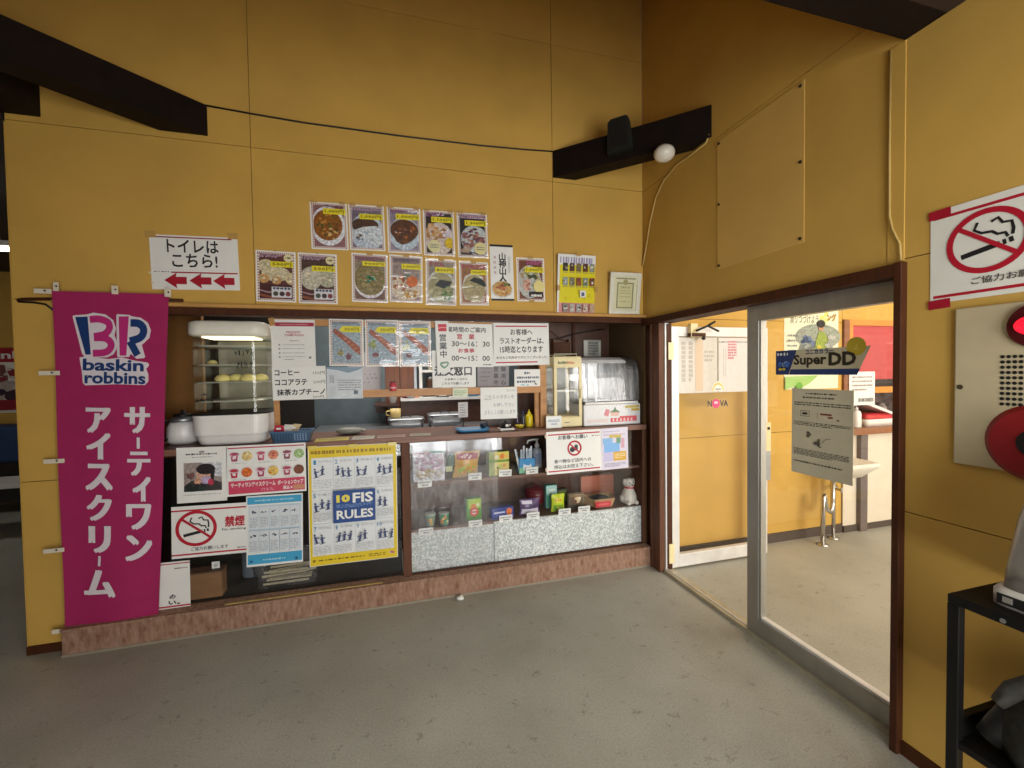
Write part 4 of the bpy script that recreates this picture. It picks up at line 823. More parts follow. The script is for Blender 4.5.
btext(lg, NAVY, 'baskin', *Zm([(215, 498)])[0], *Zm([(735, 598)])[0], .03); btext(lg, NAVY, 'robbins', *Zm([(232, 606)])[0], *Zm([(752, 706)])[0], .03)
lg.build('logo', T)
lt = MB()
for ch, x0, y0, x1, y1 in (('サ', 127, 404, 153, 432), ('テ', 130, 448, 153, 474), ('ィ', 135, 473, 153, 500), ('ワ', 128.5, 500, 153.5, 528), ('ン', 128, 531, 154.5, 559),
                           ('ア', 89, 405, 114, 432), ('イ', 90, 430, 114, 458), ('ス', 89, 460, 116, 489), ('ク', 90, 491, 115, 519), ('リ', 91.5, 522, 114, 551), ('ム', 87, 566, 119, 595)):
    btext(lt, WCL, ch, x0, y0, x1, y1, .055)
bpoly(lt, WCL, [(140, 435), (143, 435), (143, 446), (140, 446)]); bpoly(lt, WCL, [(101.5, 553), (104, 553), (103.5, 563), (101, 563)])
lt.build('lettering', T)
TABM = mat('#d9d0bd', rough=.6, noise=.03, name='banner_tab_cloth')
for x, z, w, h in ((-3.413, 1.893, .022, .045), (-3.168, 1.886, .028, .045), (-2.935, 1.880, .03, .045), (-3.467, 1.868, .07, .024), (-3.455, 1.457, .085, .022), (-3.451, 1.009, .085, .022), (-3.468, .552, .085, .022), (-3.448, .133, .085, .022)):
    b = MB(); b.box(x-w/2, x+w/2, -.066, -.062, z-h/2, z+h/2, TABM, .001); o = b.build('hanging_tab', T)
    b = MB(); b.cyl((x+w*.15, -.0685, z+.002), (x+w*.15, -.0655, z+.002), .0045, BLACK, seg=8); b.build('pin', o)
b = MB(); b.tube([(-3.60, -.012, 1.828), (-3.57, -.02, 1.832), (-3.2, -.03, 1.845), (-2.88, -.03, 1.846)], .008, BROWN, 8); b.tube([(-3.6, -.012, 1.82), (-3.54, -.012, 1.818), (-3.49, -.013, 1.81), (-3.458, -.013, 1.78)], .005, BLACK, 6)
tag(b.build('banner_rod', at=(-3.4, -.02, 1.83)), 'thin dark rod and string holding up the pink banner', 'rod')

# ------------------------------------------------------------------ counter and cabinets
t = struct(MB().box(-3.447, -.0, -.075, .0, 0, .135, KICK, .004).build('trim_5'))
b = MB(); b.box(-3.447, -.0, -.085, .02, .132, .145, KICK, .002); b.box(-3.447, -.02, -.079, -.074, .0, .012, mat('#8f8574', rough=.8, name='dusty_joint')); struct(b.build('trim_6'))
t = thing('counter_worktop', 'long brown wooden worktop plank across the serving opening', 'counter', (-1.7, .2, 1.0))
b = MB(); b.box(-3.447, .0, -.025, .44, .998, 1.03, SHELFW, .003); b.build('plank', t)
b = MB(); b.box(-3.447, .0, -.030, -.024, .996, 1.031, mat('#7d5745', rough=.5, noise=.2, scale=20, stretch=(.3, 4, 4), name='worn_edge'), .002); b.build('front_edge', t)
cab = thing('display_cabinet', 'brown display cabinet with grey speckled base under the worktop', 'cabinet', (-.85, .2, .145))
b = MB(); b.box(-1.745, -1.692, -.018, .03, .145, .996, BROWN2, .003); b.box(-1.735, -1.70, .03, .46, .145, .996, CABIN); b.build('side_post', cab)
b = MB(); b.box(-.022, -.0, -.01, .46, .145, .996, BROWN2, .002); b.build('side_post', cab)
b = MB(); b.box(-1.70, -.022, .44, .46, .145, .996, CABIN); b.build('back_panel', cab)
b = MB(); b.box(-1.70, -.022, .035, .44, .70, .72, SHELFW, .002); b.build('shelf', cab)
b = MB(); b.box(-1.70, -.022, .03, .44, .40, .42, CABIN, .002); b.build('shelf', cab)
# speckled laminate
SP = bpy.data.materials.new('speckled_laminate'); SP.use_nodes = True; nt = SP.node_tree; pb = nt.nodes['Principled BSDF']; pb.inputs['Roughness'].default_value = .45
tc = nt.nodes.new('ShaderNodeTexCoord'); vo = nt.nodes.new('ShaderNodeTexNoise'); vo.inputs['Scale'].default_value = 105; vo.inputs['Detail'].default_value = 3
rp = nt.nodes.new('ShaderNodeValToRGB'); e = rp.color_ramp.elements; e[0].position = .38; e[0].color = lin('#a0a9a7'); e[1].position = .62; e[1].color = lin('#e2e6e3'); e2 = e.new(.5); e2.color = lin('#c2c9c7')
nt.links.new(tc.outputs['Object'], vo.inputs['Vector']); nt.links.new(vo.outputs['Fac'], rp.inputs[0]); nt.links.new(rp.outputs[0], pb.inputs['Base Color'])
b = MB(); b.box(-1.692, -1.148, .024, .036, .147, .418, SP); b.box(-1.146, -.022, .014, .034, .147, .418, SP); b.build('front_panel', cab)
b = MB(); b.box(-1.692, -1.1, .022, .024, .405, .42, SHELFW); b.build('shelf_edge', cab)
b = MB(); b.box(-1.690, -1.12, .004, .009, .15, .992, BLOTCHED); b.build('glass_pane', cab)
b = MB(); b.box(-1.16, -.024, -.006, -.001, .42, .992, CASEGLASS); b.build('glass_pane', cab)
b = MB(); b.box(-1.69, -.022, -.012, .012, .145, .150, BROWN); b.build('glass_track', cab)
b = MB(); b.box(-1.69, -.022, -.01, .012, .990, .997, BROWN); b.build('glass_track', cab)

uc = thing('glazed_cupboard', 'dark glazed cupboard under the worktop covered with notices', 'cabinet', (-2.6, .2, .145))
b = MB(); b.box(-3.44, -1.75, .60, .62, .145, .996, DARK); b.box(-3.44, -1.75, .03, .6, .145, .15, DARK); b.build('back_panel', uc)
b = MB(); b.box(-3.44, -1.75, -.006, .0, .150, .995, CASEGLASS); b.build('glass_pane', uc)
b = MB(); b.box(-3.44, -1.75, -.008, .010, .985, .997, BROWN); b.build('glass_track', uc)
b = MB(); b.box(-2.72, -1.87, -.062, -.048, .1455, .150, mat('#b59a5c', rough=.6, noise=.2, name='pale_strip')); tag(b.build('wood_strip', at=(-2.3, -.055, .145)), 'loose pale wood strip lying along the kick ledge', 'strip')

# things behind the cupboard glass
t = thing('wooden_box', 'plain brown wooden box behind the cupboard glass near the banner', 'box', (-2.86, .12, .15))
b = MB(); b.box(-2.96, -2.765, .04, .12, .152, .298, mat('#83603f', rough=.6, noise=.12, scale=9, stretch=(1, 1, 3), name='box_wood'), .003); b.build('body', t)
b = MB(); b.box(-2.963, -2.762, .037, .123, .298, .306, mat('#5a3a26', rough=.6, noise=.12, name='box_lid_wood'), .002); b.build('lid', t)
t = thing('small_card', 'small pale card standing on the wooden box', 'card', (-2.80, .08, .306))
b = MB(); b.box(-2.825, -2.785, .075, .078, .3065, .346, PAPER); b.build('card', t); b = MB(); b.box(-2.815, -2.795, .0742, .0748, .315, .335, LGREY); b.build('print', t)
t = thing('plastic_tub', 'clear plastic tub of pale sticks behind the cupboard glass', 'tub', (-2.43, .16, .15))
TUB = glass_mat('cloudy_plastic', ior=1.45, rough=.15, whiten=.22, whiten_scale=(3, 3, 3), trans=.95)
def ringpts(x0, x1, y0, y1, z, r=.03, n=4):
    o = []
    for cx_, cy_, a in ((x1-r, y1-r, 0), (x0+r, y1-r, PI/2), (x0+r, y0+r, PI), (x1-r, y0+r, 1.5*PI)):
        for i in range(n+1): o.append((cx_+r*math.cos(a+PI/2*i/n), cy_+r*math.sin(a+PI/2*i/n), z))
    return o
b = MB(); b.loft([ringpts(-2.60, -2.26, .06, .26, .151), ringpts(-2.62, -2.24, .05, .27, .30), ringpts(-2.635, -2.225, .035, .285, .305), ringpts(-2.635, -2.225, .035, .285, .312), ringpts(-2.615, -2.245, .055, .265, .308), ringpts(-2.598, -2.262, .065, .255, .155)], TUB); b.build('tub', t)
STK = mat('#e2d6b4', rough=.6, noise=.1, name='pale_stick_wood')
for i in range(9):
    b = MB(); y = .08+.018*i; z = .17+.016*(i % 4); a = RND.uniform(-.03, .03); x0 = -2.58+RND.random()*.05
    b.cyl((x0, y, z), (x0+.25, y+a, z+RND.uniform(-.005, .02)), .007, STK, seg=8); tag(b.build('wooden_stick', at=(x0, y, z)), 'pale wooden stick lying in the clear plastic tub', 'stick', 'sticks in the plastic tub')
t = thing('grey_canister', 'grey upright canister in the cupboard behind the blue rules chart', 'canister', (-2.68, .3, .15))
b = MB(); b.lathe(-2.68, .3, [(.055, .151), (.058, .16), (.058, .37), (.05, .385)], mat('#6f7a82', rough=.4, name='grey_tin')); b.build('body', t); b = MB(); b.lathe(-2.68, .3, [(.052, .385), (.052, .40), (.03, .405)], LGREY); b.build('lid', t)

# ------------------------------------------------------------------ goods in the display cabinet
def price_card(x, z, shelf, w=.085, h=.045, y=.035, label=''):
    S = Sheet('price_card', label, 'price card', (x, y, z), w, h, RND.uniform(-2, 2), group='price cards in the display cabinet', tilt=.1)
    S.scribble('lettering', ink('#6f7a8c'), .1, .55, .9, .75, 1, 1); S.scribble('lettering', ink('#5a5f68'), .3, .2, .75, .42, 1, 1); S.done()
def bag(name, label, x, y, z, w, h, d, cols, paint, lean=0., top=None):
    """pillow pack standing on its edge"""
    t = thing(name, label, 'snack packet', (x, y, z)); n = 10
    def P(u, v, s):
        px = (u-.5)*w*(1-.10*math.sin(PI*v)); bul = d/2*(math.sin(PI*u)**.7)*(math.sin(PI*min(max(v, .0), 1))**.6)
        return (px+lean*v, s*bul, v*h)
    for nm, s in (('pouch', -1), ('back_film', 1)):
        b = MB(); b.sheet(lambda u, v: P(u, v, s), n, n, mat(cols[0], rough=.3, noise=.04)); b.local(nm, t)
    def pr(mb, m, pts, k): mb.add([(lambda q: (q[0], q[1]-.0016-.0003*k, q[2]))(P(u, v, -1)) for u, v in pts], [tuple(range(len(pts)))], m)
    paint(t, pr); return t
def patch(mb, pr, m, u0, v0, u1, v1, k, n=4):
    for i in range(n):
        for j in range(n):
            a, c = u0+(u1-u0)*i/n, u0+(u1-u0)*(i+1)/n; e, g = v0+(v1-v0)*j/n, v0+(v1-v0)*(j+1)/n
            pr(mb, m, [(a, e), (c, e), (c, g), (a, g)], k)
def spots(mb, pr, cols, u, v, ru, rv, n, k0=3, sz=.06):
    for i in range(n):
        a = RND.random()*6.28; q = math.sqrt(RND.random()); cu, cv = u+ru*q*math.cos(a), v+rv*q*math.sin(a); s = RND.uniform(.5, 1)*sz
        pr(mb, ink(RND.choice(cols)), [(min(max(cu+s*math.cos(6.28*j/6), .02), .98), min(max(cv+s*math.sin(6.28*j/6), .02), .98)) for j in range(6)], k0+i*.3)
# middle shelf
def pnt(t, pr):
    m = MB(); patch(m, pr, ink('#a8505c'), .06, .70, .94, .95, 1); spots(m, pr, ['#e8d8d8', '#d9a0a0'], .5, .82, .35, .06, 9, 2, .06); m.local('brand_band', t)
    m = MB(); spots(m, pr, ['#d08a1c', '#e0a83a', '#9ab83a', '#b8c84a', '#c9962c'], .5, .38, .38, .2, 26, 2, .09); m.local('picture', t)
bag('snack_bag', 'gold and red snack bag on the middle shelf behind its price card', -1.325, .10, .72, .175, .175, .06, ['#cfa24a'], pnt, .02)
t = thing('paper_stack_pouch', 'large clear pouch of pink and white packets at shelf end', 'pouch', (-1.57, .06, .72))
b = MB()
for i in range(7): b.box(-1.665+RND.uniform(-.004, .004), -1.47+RND.uniform(-.004, .004), .055+.013*i, .065+.013*i, .722, .955-.006*i, ink(['#dddbe4', '#d5c6d2', '#dcd8d8'][i % 3]))
b.build('contents', t)
S_ = MB(); S_.box(-1.672, -1.462, .030, .033, .925, .99, ink('#d9dce6')); S_.box(-1.665, -1.57, .028, .030, .905, .918, ink('#a85070')); S_.box(-1.56, -1.465, .028, .030, .908, .924, ink('#4f9a8a')); S_.build('header_card', t)
b = MB()
for i in range(60):
    x = RND.uniform(-1.65, -1.485); z = RND.uniform(.745, .895); b.ell((x, .047, z), (.016, .005, .013), ink(RND.choice(['#cfa8c4', '#dcc2d8', '#d8d0de', '#c9b4d0'] if z > .80 else ['#d2bd8c', '#d8c9a8', '#d8cfc8'])), 8, 5)
b.build('wrapped_sweets', t)
b = MB(); b.box(-1.674, -1.46, .0255, .0268, .722, .92, BAGFILM); b.build('film', t)
b = MB(); b.prism([(-1.475, .80), (-1.44, .80), (-1.43, .88), (-1.48, .895)], 'y', .10, .106, ink('#222a26')); b.prism([(-1.44, .80), (-1.40, .80), (-1.40, .88), (-1.43, .88)], 'y', .108, .113, ink('#2f5a44')); b.box(-1.455, -1.41, .098, .10, .765, .80, ink('#b9bd8c'))
tag(b.build('small_packet', at=(-1.44, .1, .765)), 'small dark green packet leaning beside the clear pouch', 'packet')
def carton(name, label, x, y, z, w, d, h, face, rot=0., cat='box', side=None, extra=None):
    t = thing(name, label, cat, (x, y, z), None, (0, 0, rot))
    b = MB(); b.box(-w/2, w/2, 0, d, 0, h, mat(side or face, rough=.4, noise=.04), .002); b.local('carton', t)
    b = MB(); b.add([(-w/2+.002, -.0008, .002), (w/2-.002, -.0008, .002), (w/2-.002, -.0008, h-.002), (-w/2+.002, -.0008, h-.002)], [(0, 1, 2, 3)], ink(face)); b.local('front_print', t)
    if extra:
        b = MB(); k = [0]
        def q(c, x0, z0, x1, z1): k[0] += 1; y_ = -.0012-.0003*k[0]; b.add([((x0-.5)*w, y_, z0*h), ((x1-.5)*w, y_, z0*h), ((x1-.5)*w, y_, z1*h), ((x0-.5)*w, y_, z1*h)], [(0, 1, 2, 3)], ink(c))
        def dsc(c, u, v, r): k[0] += 1; y_ = -.0012-.0003*k[0]; b.add([((u-.5)*w+r*w*math.cos(6.283*i/14), y_, v*h+r*w*math.sin(6.283*i/14)) for i in range(14)], [tuple(range(14))], ink(c))
        extra(q, dsc); b.local('picture', t)
    return t
def ex(q, d):
    q('#d5c55a', .28, .04, 1., .98); q('#5d8a2c', 0, .56, 1, .66); d('#d97a2a', .66, .8, .13); d('#e0b04a', .84, .78, .1); d('#ddd8c0', .38, .78, .1); q('#c9b86a', .3, .1, .98, .5); d('#a8b84a', .55, .4, .08); d('#c98a3a', .75, .42, .08); d('#4f7a2c', .42, .34, .06)
carton('snack_box', 'yellow green snack box on the middle shelf with orange fruit picture', -1.095, .06, .72, .145, .07, .165, '#8a9a4a', .08, 'snack box', '#6f8a3a', ex)
# blue box of stick packs
t = thing('stick_pack_box', 'blue and white open box filled with tall white stick packs', 'snack box', (-.895, .06, .72))
b = MB()
for a in ((-.955, -.835, .05, .053, .722, .825), (-.955, -.835, .117, .12, .722, .825), (-.955, -.952, .05, .12, .722, .825), (-.838, -.835, .05, .12, .722, .825), (-.955, -.835, .05, .12, .722, .725)): b.box(*a, ink('#1f86c0'))
b.build('carton', t); b = MB(); b.box(-.954, -.836, .0485, .0495, .724, .765, ink('#6fb08a')); b.box(-.925, -.865, .0475, .0485, .745, .775, ink('#d9e0e4')); b.prism([(-.925, .775), (-.865, .775), (-.87, .79), (-.88, .778), (-.905, .78), (-.92, .79)], 'y', .0475, .0485, ink('#d9e0e4')); b.build('front_print', t)
SPK = mat('#cfd3d6', rough=.35, noise=.05, name='white_stick_pack')
for i in range(8):
    x = -.945+.0135*i; ln = -.032 if i == 0 else RND.uniform(-.01, .012); y = .065+.012*(i % 4); zt = .895+RND.uniform(-.012, .016)
    b = MB(); v = []
    for (cx_, z, dx, dy) in ((x, .726, .0055, .0028), (x+ln*.5, .81, .0058, .0036), (x+ln, zt, .006, .0009)): v.append([(cx_-dx, y-dy, z), (cx_+dx, y-dy, z), (cx_+dx, y+dy, z), (cx_-dx, y+dy, z)])
    b.loft(v, SPK, False); o = b.build('stick_pack', at=(x, y, .726)); tag(o, 'white stick pack standing in the blue box on middle shelf', 'stick pack', 'stick packs in the blue box')
    b = MB(); b.box(x+ln*.7-.004, x+ln*.7+.004, y-.0045, y-.004, .83, .875, ink('#9fb4c0')); b.build('print', o)
t = thing('pump_bottle', 'pale grey pump bottle at the back of the middle shelf', 'bottle', (-.765, .22, .72))
b = MB(); b.lathe(-.765, .22, [(.034, .721), (.036, .73), (.036, .84), (.03, .858), (.014, .868), (.013, .876)], mat('#b4bcc6', rough=.25, noise=.03, name='pale_bottle')); b.build('bottle', t)
b = MB(); b.lathe(-.765, .22, [(.018, .872), (.018, .892), (.008, .898), (.007, .925)], WHITEP, 14); b.build('pump_collar', t)
b = MB(); b.tube([(-.755, .22, .928), (-.80, .205, .93), (-.845, .19, .926), (-.85, .188, .905)], .0065, WHITEP, 8); b.build('spout', t)
b = MB(); b.box(-.790, -.742, .1825, .1835, .75, .83, ink('#8f9cb4')); b.build('bottle_label', t)
for x, z, l in ((-1.60, .714, 'price card in front of the clear pouch of sweets'), (-1.27, .735, 'price card in front of the gold and red snack bag'), (-1.06, .742, 'price card in front of the yellow green snack box'), (-.868, .744, 'price card in front of the blue box of stick packs')): price_card(x, z, .72, .09, .048, .030, 'white ' + l)
# lower shelf
def cup(x, y, c1, c2, c3, lab):
    t = thing('snack_cup', lab, 'snack cup', (x, y, .42)); b = MB(); b.lathe(x, y, [(.026, .421), (.036, .492), (.038, .494), (.038, .498)], mat(c1, rough=.4, noise=.05), 20); b.build('cup', t)
    b = MB(); b.lathe(x, y, [(.0375, .498), (.037, .5005), (.0, .501)], ink('#b9c0b4'), 20); b.build('lid', t)
    b = MB()
    for i in range(7):
        a = -PI/2+RND.uniform(-.6, .6); z = RND.uniform(.435, .485); r = .0272+(z-.421)*.14; b.ell((x+r*math.cos(a), y+r*math.sin(a), z), (.009, .003, .009), ink(RND.choice([c2, c3])), 8, 5)
    b.build('picture', t)
cup(-1.565, .08, '#86a08a', '#d9b84a', '#c99a3a', 'small green snack cup with yellow picture, nearest the cabinet post'); cup(-1.475, .07, '#3f9a6a', '#d98a4a', '#d5d8a0', 'small bright green snack cup with orange picture on lower shelf')
def ex(q, d): q('#a8c83a', .12, .55, .95, .97); d('#d9812c', .45, .62, .2); d('#d8d8b0', .74, .7, .12); d('#c9382c', .5, .38, .3); d('#e8d0c0', .5, .38, .17); q('#b83a30', .35, .34, .65, .42)
carton('snack_box', 'tall green snack box with red round picture on the lower shelf', -1.268, .09, .42, .105, .055, .150, '#4f9a30', .1, 'snack box', '#4a8f2c', ex)
def ex(q, d): q('#25388a', .05, .6, .62, .95); q('#c9cfe8', .1, .52, .6, .66); d('#d9742c', .8, .62, .14); d('#c9561c', .8, .3, .1); q('#1a2a78', .0, .0, 1, .22)
carton('snack_box', 'flat dark blue biscuit box with orange picture on lower shelf', -1.075, .06, .42, .16, .06, .075, '#2a43a0', .12, 'snack box', '#22388c', ex)
def pnt(t, pr):
    m = MB(); patch(m, pr, ink('#d5cfdc'), .08, .12, .92, .42, 1); patch(m, pr, ink('#cfc8d8'), .1, .72, .6, .92, 1); spots(m, pr, ['#3f2a52', '#2a1c3c', '#8a7aa0'], .5, .56, .3, .1, 9, 2, .07); m.local('picture', t)
bag('snack_bag', 'purple and white snack packet lying in front on the lower shelf', -.875, .08, .42, .155, .115, .05, ['#4f3a66'], pnt)
def ex(q, d): q('#a8cfc8', .05, .62, .95, .96); q('#3f8a72', .05, .05, .95, .55); q('#cfe0d8', .3, .72, .8, .84)
carton('snack_box', 'tall teal snack box behind the lime green packet', -.672, .17, .42, .088, .05, .17, '#6fb0a8', 0, 'snack box', '#5a9a90', ex)
def pnt(t, pr):
    m = MB(); spots(m, pr, ['#d98a1c', '#e0b02c', '#e8d83a'], .5, .66, .3, .12, 10, 2, .09); patch(m, pr, ink('#7fa82c'), .08, .05, .92, .4, 1); spots(m, pr, ['#d8d84a', '#5f8a20'], .5, .2, .3, .1, 8, 3, .07); m.local('picture', t)
bag('snack_bag', 'lime green snack packet standing in front of the teal box', -.655, .09, .42, .105, .125, .04, ['#c2d22c'], pnt)
def ex(q, d): q('#2a221a', .02, .0, 1, .25); d('#cfb890', .55, .6, .2); d('#6a4426', .4, .5, .14); d('#d9cfb8', .7, .72, .1); q('#8a6a3c', .1, .82, .9, .95)
carton('snack_box', 'small dark brown chocolate box with cream picture on lower shelf', -.505, .10, .42, .115, .05, .105, '#5d4a34', -.15, 'snack box', '#b9a888', ex)
def ex(q, d): q('#5a6a2c', .1, .3, .9, .9); d('#9a9a5a', .5, .6, .2); q('#1e2018', .1, .05, .9, .25)
carton('snack_box', 'dark green box half hidden behind the dark brown chocolate box', -.575, .20, .42, .085, .05, .125, '#2f3420', .1, 'snack box', '#262a1c', ex)
# open cardboard tray
t = thing('cardboard_tray', 'open cardboard tray with red label holding a dark cloth bundle', 'tray', (-.31, .06, .42)); KRAFT = mat('#b08f62', rough=.7, noise=.06, name='kraft_card')
b = MB()
o_ = [(-.385, .05), (-.215, .05), (-.17, .20), (-.44, .20)]; i_ = [(-.38, .057), (-.22, .057), (-.18, .195), (-.43, .195)]
lo = [(-.365, .065), (-.235, .065), (-.20, .185), (-.41, .185)]
b.add([(x, y, .421) for x, y in lo]+[(x, y, .485) for x, y in o_]+[(x, y, .485) for x, y in i_]+[(x, y, .428) for x, y in lo], [(3, 2, 1, 0)]+[(i, (i+1) % 4, 4+(i+1) % 4, 4+i) for i in range(4)]+[(4+i, 4+(i+1) % 4, 8+(i+1) % 4, 8+i) for i in range(4)]+[(8+i, 8+(i+1) % 4, 12+(i+1) % 4, 12+i) for i in range(4)]+[(12, 13, 14, 15)], KRAFT, False); b.build('tray', t)
b = MB(); b.add([(-.375, .049, .428), (-.255, .049, .428), (-.250, .045, .470), (-.38, .045, .470)], [(0, 1, 2, 3)], ink('#c92a3a')); b.add([(-.36, .046, .442), (-.27, .046, .442), (-.27, .044, .456), (-.36, .044, .456)], [(0, 1, 2, 3)], ink('#d95a62')); b.build('red_label', t)
b = MB(); b.ell((-.31, .13, .462), (.085, .05, .036), mat('#26272b', rough=.7, noise=.3, scale=40, name='charcoal_cloth'), 20, 10, .12); tag(b.build('cloth_bundle', at=(-.31, .13, .43)), 'dark grey cloth bundle lying in the cardboard tray', 'cloth')
def ex(q, d): q('#b8745a', .03, .55, .97, .58); q('#b8745a', .03, .3, .97, .32)
carton('plain_box', 'plain brick coloured cardboard box behind the open cardboard tray', -.215, .33, .42, .29, .06, .17, '#b5664c', 0, 'box', '#a85c44', ex)
t = thing('lidded_jar', 'dark red lidded jar at the back of the lower shelf', 'jar', (-.735, .34, .42)); DR = mat('#6a1020', rough=.3, noise=.15, name='dark_red_enamel')
b = MB(); b.lathe(-.735, .34, [(.07, .421), (.09, .44), (.095, .50), (.09, .52)], DR); b.build('jar', t); b = MB(); b.lathe(-.735, .34, [(.097, .52), (.097, .53), (.04, .55), (.012, .555)], DR); b.build('lid', t); b = MB(); b.ell((-.735, .34, .562), (.014, .014, .012), DR); b.build('knob', t)
# white dog figurine
t = thing('dog_figurine', 'white ceramic dog figurine with a red collar at the shelf corner', 'figurine', (-.075, .085, .42)); CER = mat('#d5d1c6', rough=.35, noise=.08, scale=40, name='white_ceramic')
b = MB(); b.lathe(-.078, .09, [(.03, .421), (.042, .428), (.046, .45), (.043, .475), (.032, .50), (.024, .515), (.022, .525)], CER, 20); b.ell((-.105, .05, .435), (.014, .02, .014), CER); b.ell((-.055, .05, .435), (.014, .02, .014), CER); b.ell((-.12, .10, .45), (.012, .02, .022), CER); b.ell((-.035, .10, .45), (.012, .02, .022), CER)
b.ell((-.082, .082, .545), (.032, .032, .028), CER, 18, 12); b.ell((-.086, .052, .538), (.015, .016, .012), CER); b.build('body', t)
for x, a in ((-.110, -1), (-.054, 1)):
    b = MB(); b.ell((x, .085, .55), (.009, .014, .02), CER, 12, 8); b.build('ear', t)
b = MB(); b.lathe(-.079, .088, [(.026, .512), (.030, .516), (.030, .522), (.025, .526)], ink('#b0203a'), 18); b.build('collar', t)
for x in (-.094, -.072):
    b = MB(); b.ell((x, .053, .553), (.004, .003, .004), BLACK, 8, 6); b.build('eye', t)
b = MB(); b.ell((-.087, .035, .542), (.005, .004, .004), BLACK, 8, 6); b.build('nose', t)
t.scale = (1.28, 1.28, 1.28); t.location = (-.072, .085, .4205)
for x, z, l in ((-1.60, .408, 'price card under the two small snack cups'), (-1.275, .424, 'price card in front of the tall green snack box'), (-1.065, .436, 'price card in front of the dark blue biscuit box'), (-.87, .435, 'price card in front of the purple packet'), (-.635, .437, 'price card in front of the lime green packet'), (-.485, .440, 'price card in front of the chocolate box')): price_card(x, z, .42, .092, .046, .013, 'white ' + l)

# ------------------------------------------------------------------ on the worktop
ZC = 1.0315
t = thing('bun_steamer', 'white lit bun steamer cabinet with rounded glass and four shelves', 'steamer', (-2.68, .24, ZC))
SX0, SX1, SY0, SY1 = -2.893, -2.508, .02, .40
def rr(d=0., z=0., r=.075): return ringpts(SX0+d, SX1-d, SY0+d, SY1-d, z, r-d*.5, 10)
b = MB(); b.loft([rr(.028, ZC+.002), rr(.02, ZC+.012), rr(.008, ZC+.05), rr(.0, ZC+.062), rr(-.001, ZC+.07), rr(-.004, 1.205)], WHITEP, False); b.build('base', t)
b = MB(); b.loft([rr(-.004, 1.205), rr(-.006, 1.207), rr(-.006, 1.214), rr(.0, 1.216)], BLACK); b.build('seal', t)
SG = glass_mat('steamer_glass', ior=1.5, tint=(.97, .98, .93))
b = MB(); b.loft([rr(.004, 1.214), rr(.004, 1.665)], SG, True, False); b.build('glass_body', t)
CAPM = mat('#e3e0d2', rough=.4, noise=.02, name='cream_white_plastic')
b = MB(); b.loft([rr(.006, 1.66), rr(-.008, 1.665), rr(-.012, 1.68), rr(-.010, 1.735), rr(.01, 1.745)], CAPM); b.build('lid', t)
b = MB(); b.box(SX0+.03, SX1-.03, SY1-.012, SY1-.008, 1.216, 1.655, mat('#b9b7a6', rough=.35, metal=.3, name='steamer_back_plate')); b.build('back_plate', t)
WIRE = mat('#d2d4ca', rough=.3, metal=.4, name='wire_shelf_metal')
for z in (1.28, 1.39, 1.49, 1.60):
    b = MB(); b.loft([rr(.02, z, .07), rr(.02, z+.007, .07)], WIRE); b.build('shelf', t)
b = MB(); b.box(SX0+.06, SX1-.06, .06, .24, 1.650, 1.658, mat('#fff2d2', emit=1.6, name='steamer_tube')); b.build('lamp_tube', t)  # flat glowing panel added for the lit underside of the lid
b = MB()
def scr(x0, x1, z0, z1, n):
    w_ = (x1-x0)/n
    for q in range(n):
        u = x0+w_*q; pts = [(u+w_*RND.uniform(.0, .9), SY0-.001, RND.uniform(z0, z1)) for _ in range(5)]; b.tube(pts, .0022, BLACK, 4)
scr(-2.66, -2.56, 1.545, 1.58, 5); scr(-2.65, -2.565, 1.47, 1.515, 4); scr(-2.855, -2.765, 1.283, 1.305, 5); scr(-2.835, -2.80, 1.318, 1.335, 2)
b.build('lettering', t)
BUN = mat('#e6d88c', rough=.6, noise=.06, scale=30, name='bun_dough')
def bun(x, y, z, r, lab, grp='steamed buns in the steamer'):
    b = MB(); b.lathe(x, y, [(r*.7, z), (r*.98, z+r*.2), (r, z+r*.42), (r*.8, z+r*.78), (r*.4, z+r*.98), (r*.12, z+r*1.02)], BUN, 18); o = b.build('steamed_bun', at=(x, y, z)); tag(o, lab, 'bun', grp)
    b = MB(); b.ell((x, y, z+r*1.02), (r*.16, r*.16, r*.06), mat('#cdb65c', rough=.6, name='bun_pleat'), 10, 6); b.build('pleat', o)
for x, l in ((-2.745, 'yellow steamed bun, first from the banner in the steamer row'), (-2.69, 'yellow steamed bun, second from the banner in the steamer row'), (-2.615, 'yellow steamed bun, third from the banner in the steamer row'), (-2.56, 'yellow steamed bun, last in the steamer row')): bun(x, .10+.05*(x in (-2.69, -2.56)), 1.3975, .042, l)
bun(-2.81, .14, 1.4985, .026, 'small yellow bun on the upper steamer shelf')
t = thing('coffee_pot', 'white and black lidded pot between the banner and the steamer', 'pot', (-3.0, .22, ZC))
b = MB(); b.lathe(-3.0, .22, [(.07, ZC+.001), (.085, ZC+.02), (.08, ZC+.10), (.065, ZC+.13)], WHITEP); b.build('body', t); b = MB(); b.lathe(-3.0, .22, [(.067, ZC+.13), (.068, ZC+.15), (.05, ZC+.16)], STEEL); b.build('rim', t)
b = MB(); b.lathe(-3.0, .22, [(.05, ZC+.16), (.045, ZC+.175), (.012, ZC+.18), (.012, ZC+.20)], BLACK); b.build('lid', t); b = MB(); b.tube([(-3.06, .16, ZC+.14), (-3.09, .11, ZC+.12), (-3.09, .11, ZC+.06), (-3.06, .15, ZC+.03)], .012, BLACK); b.build('handle', t)
t = thing('plastic_basket', 'blue grey plastic basket of sachets beside the steamer', 'basket', (-2.375, .03, ZC)); BKM = mat('#4d6a8c', rough=.45, noise=.05, name='blue_grey_plastic'); BKL = mat('#8fa4b8', rough=.45, name='pale_hole_plastic')
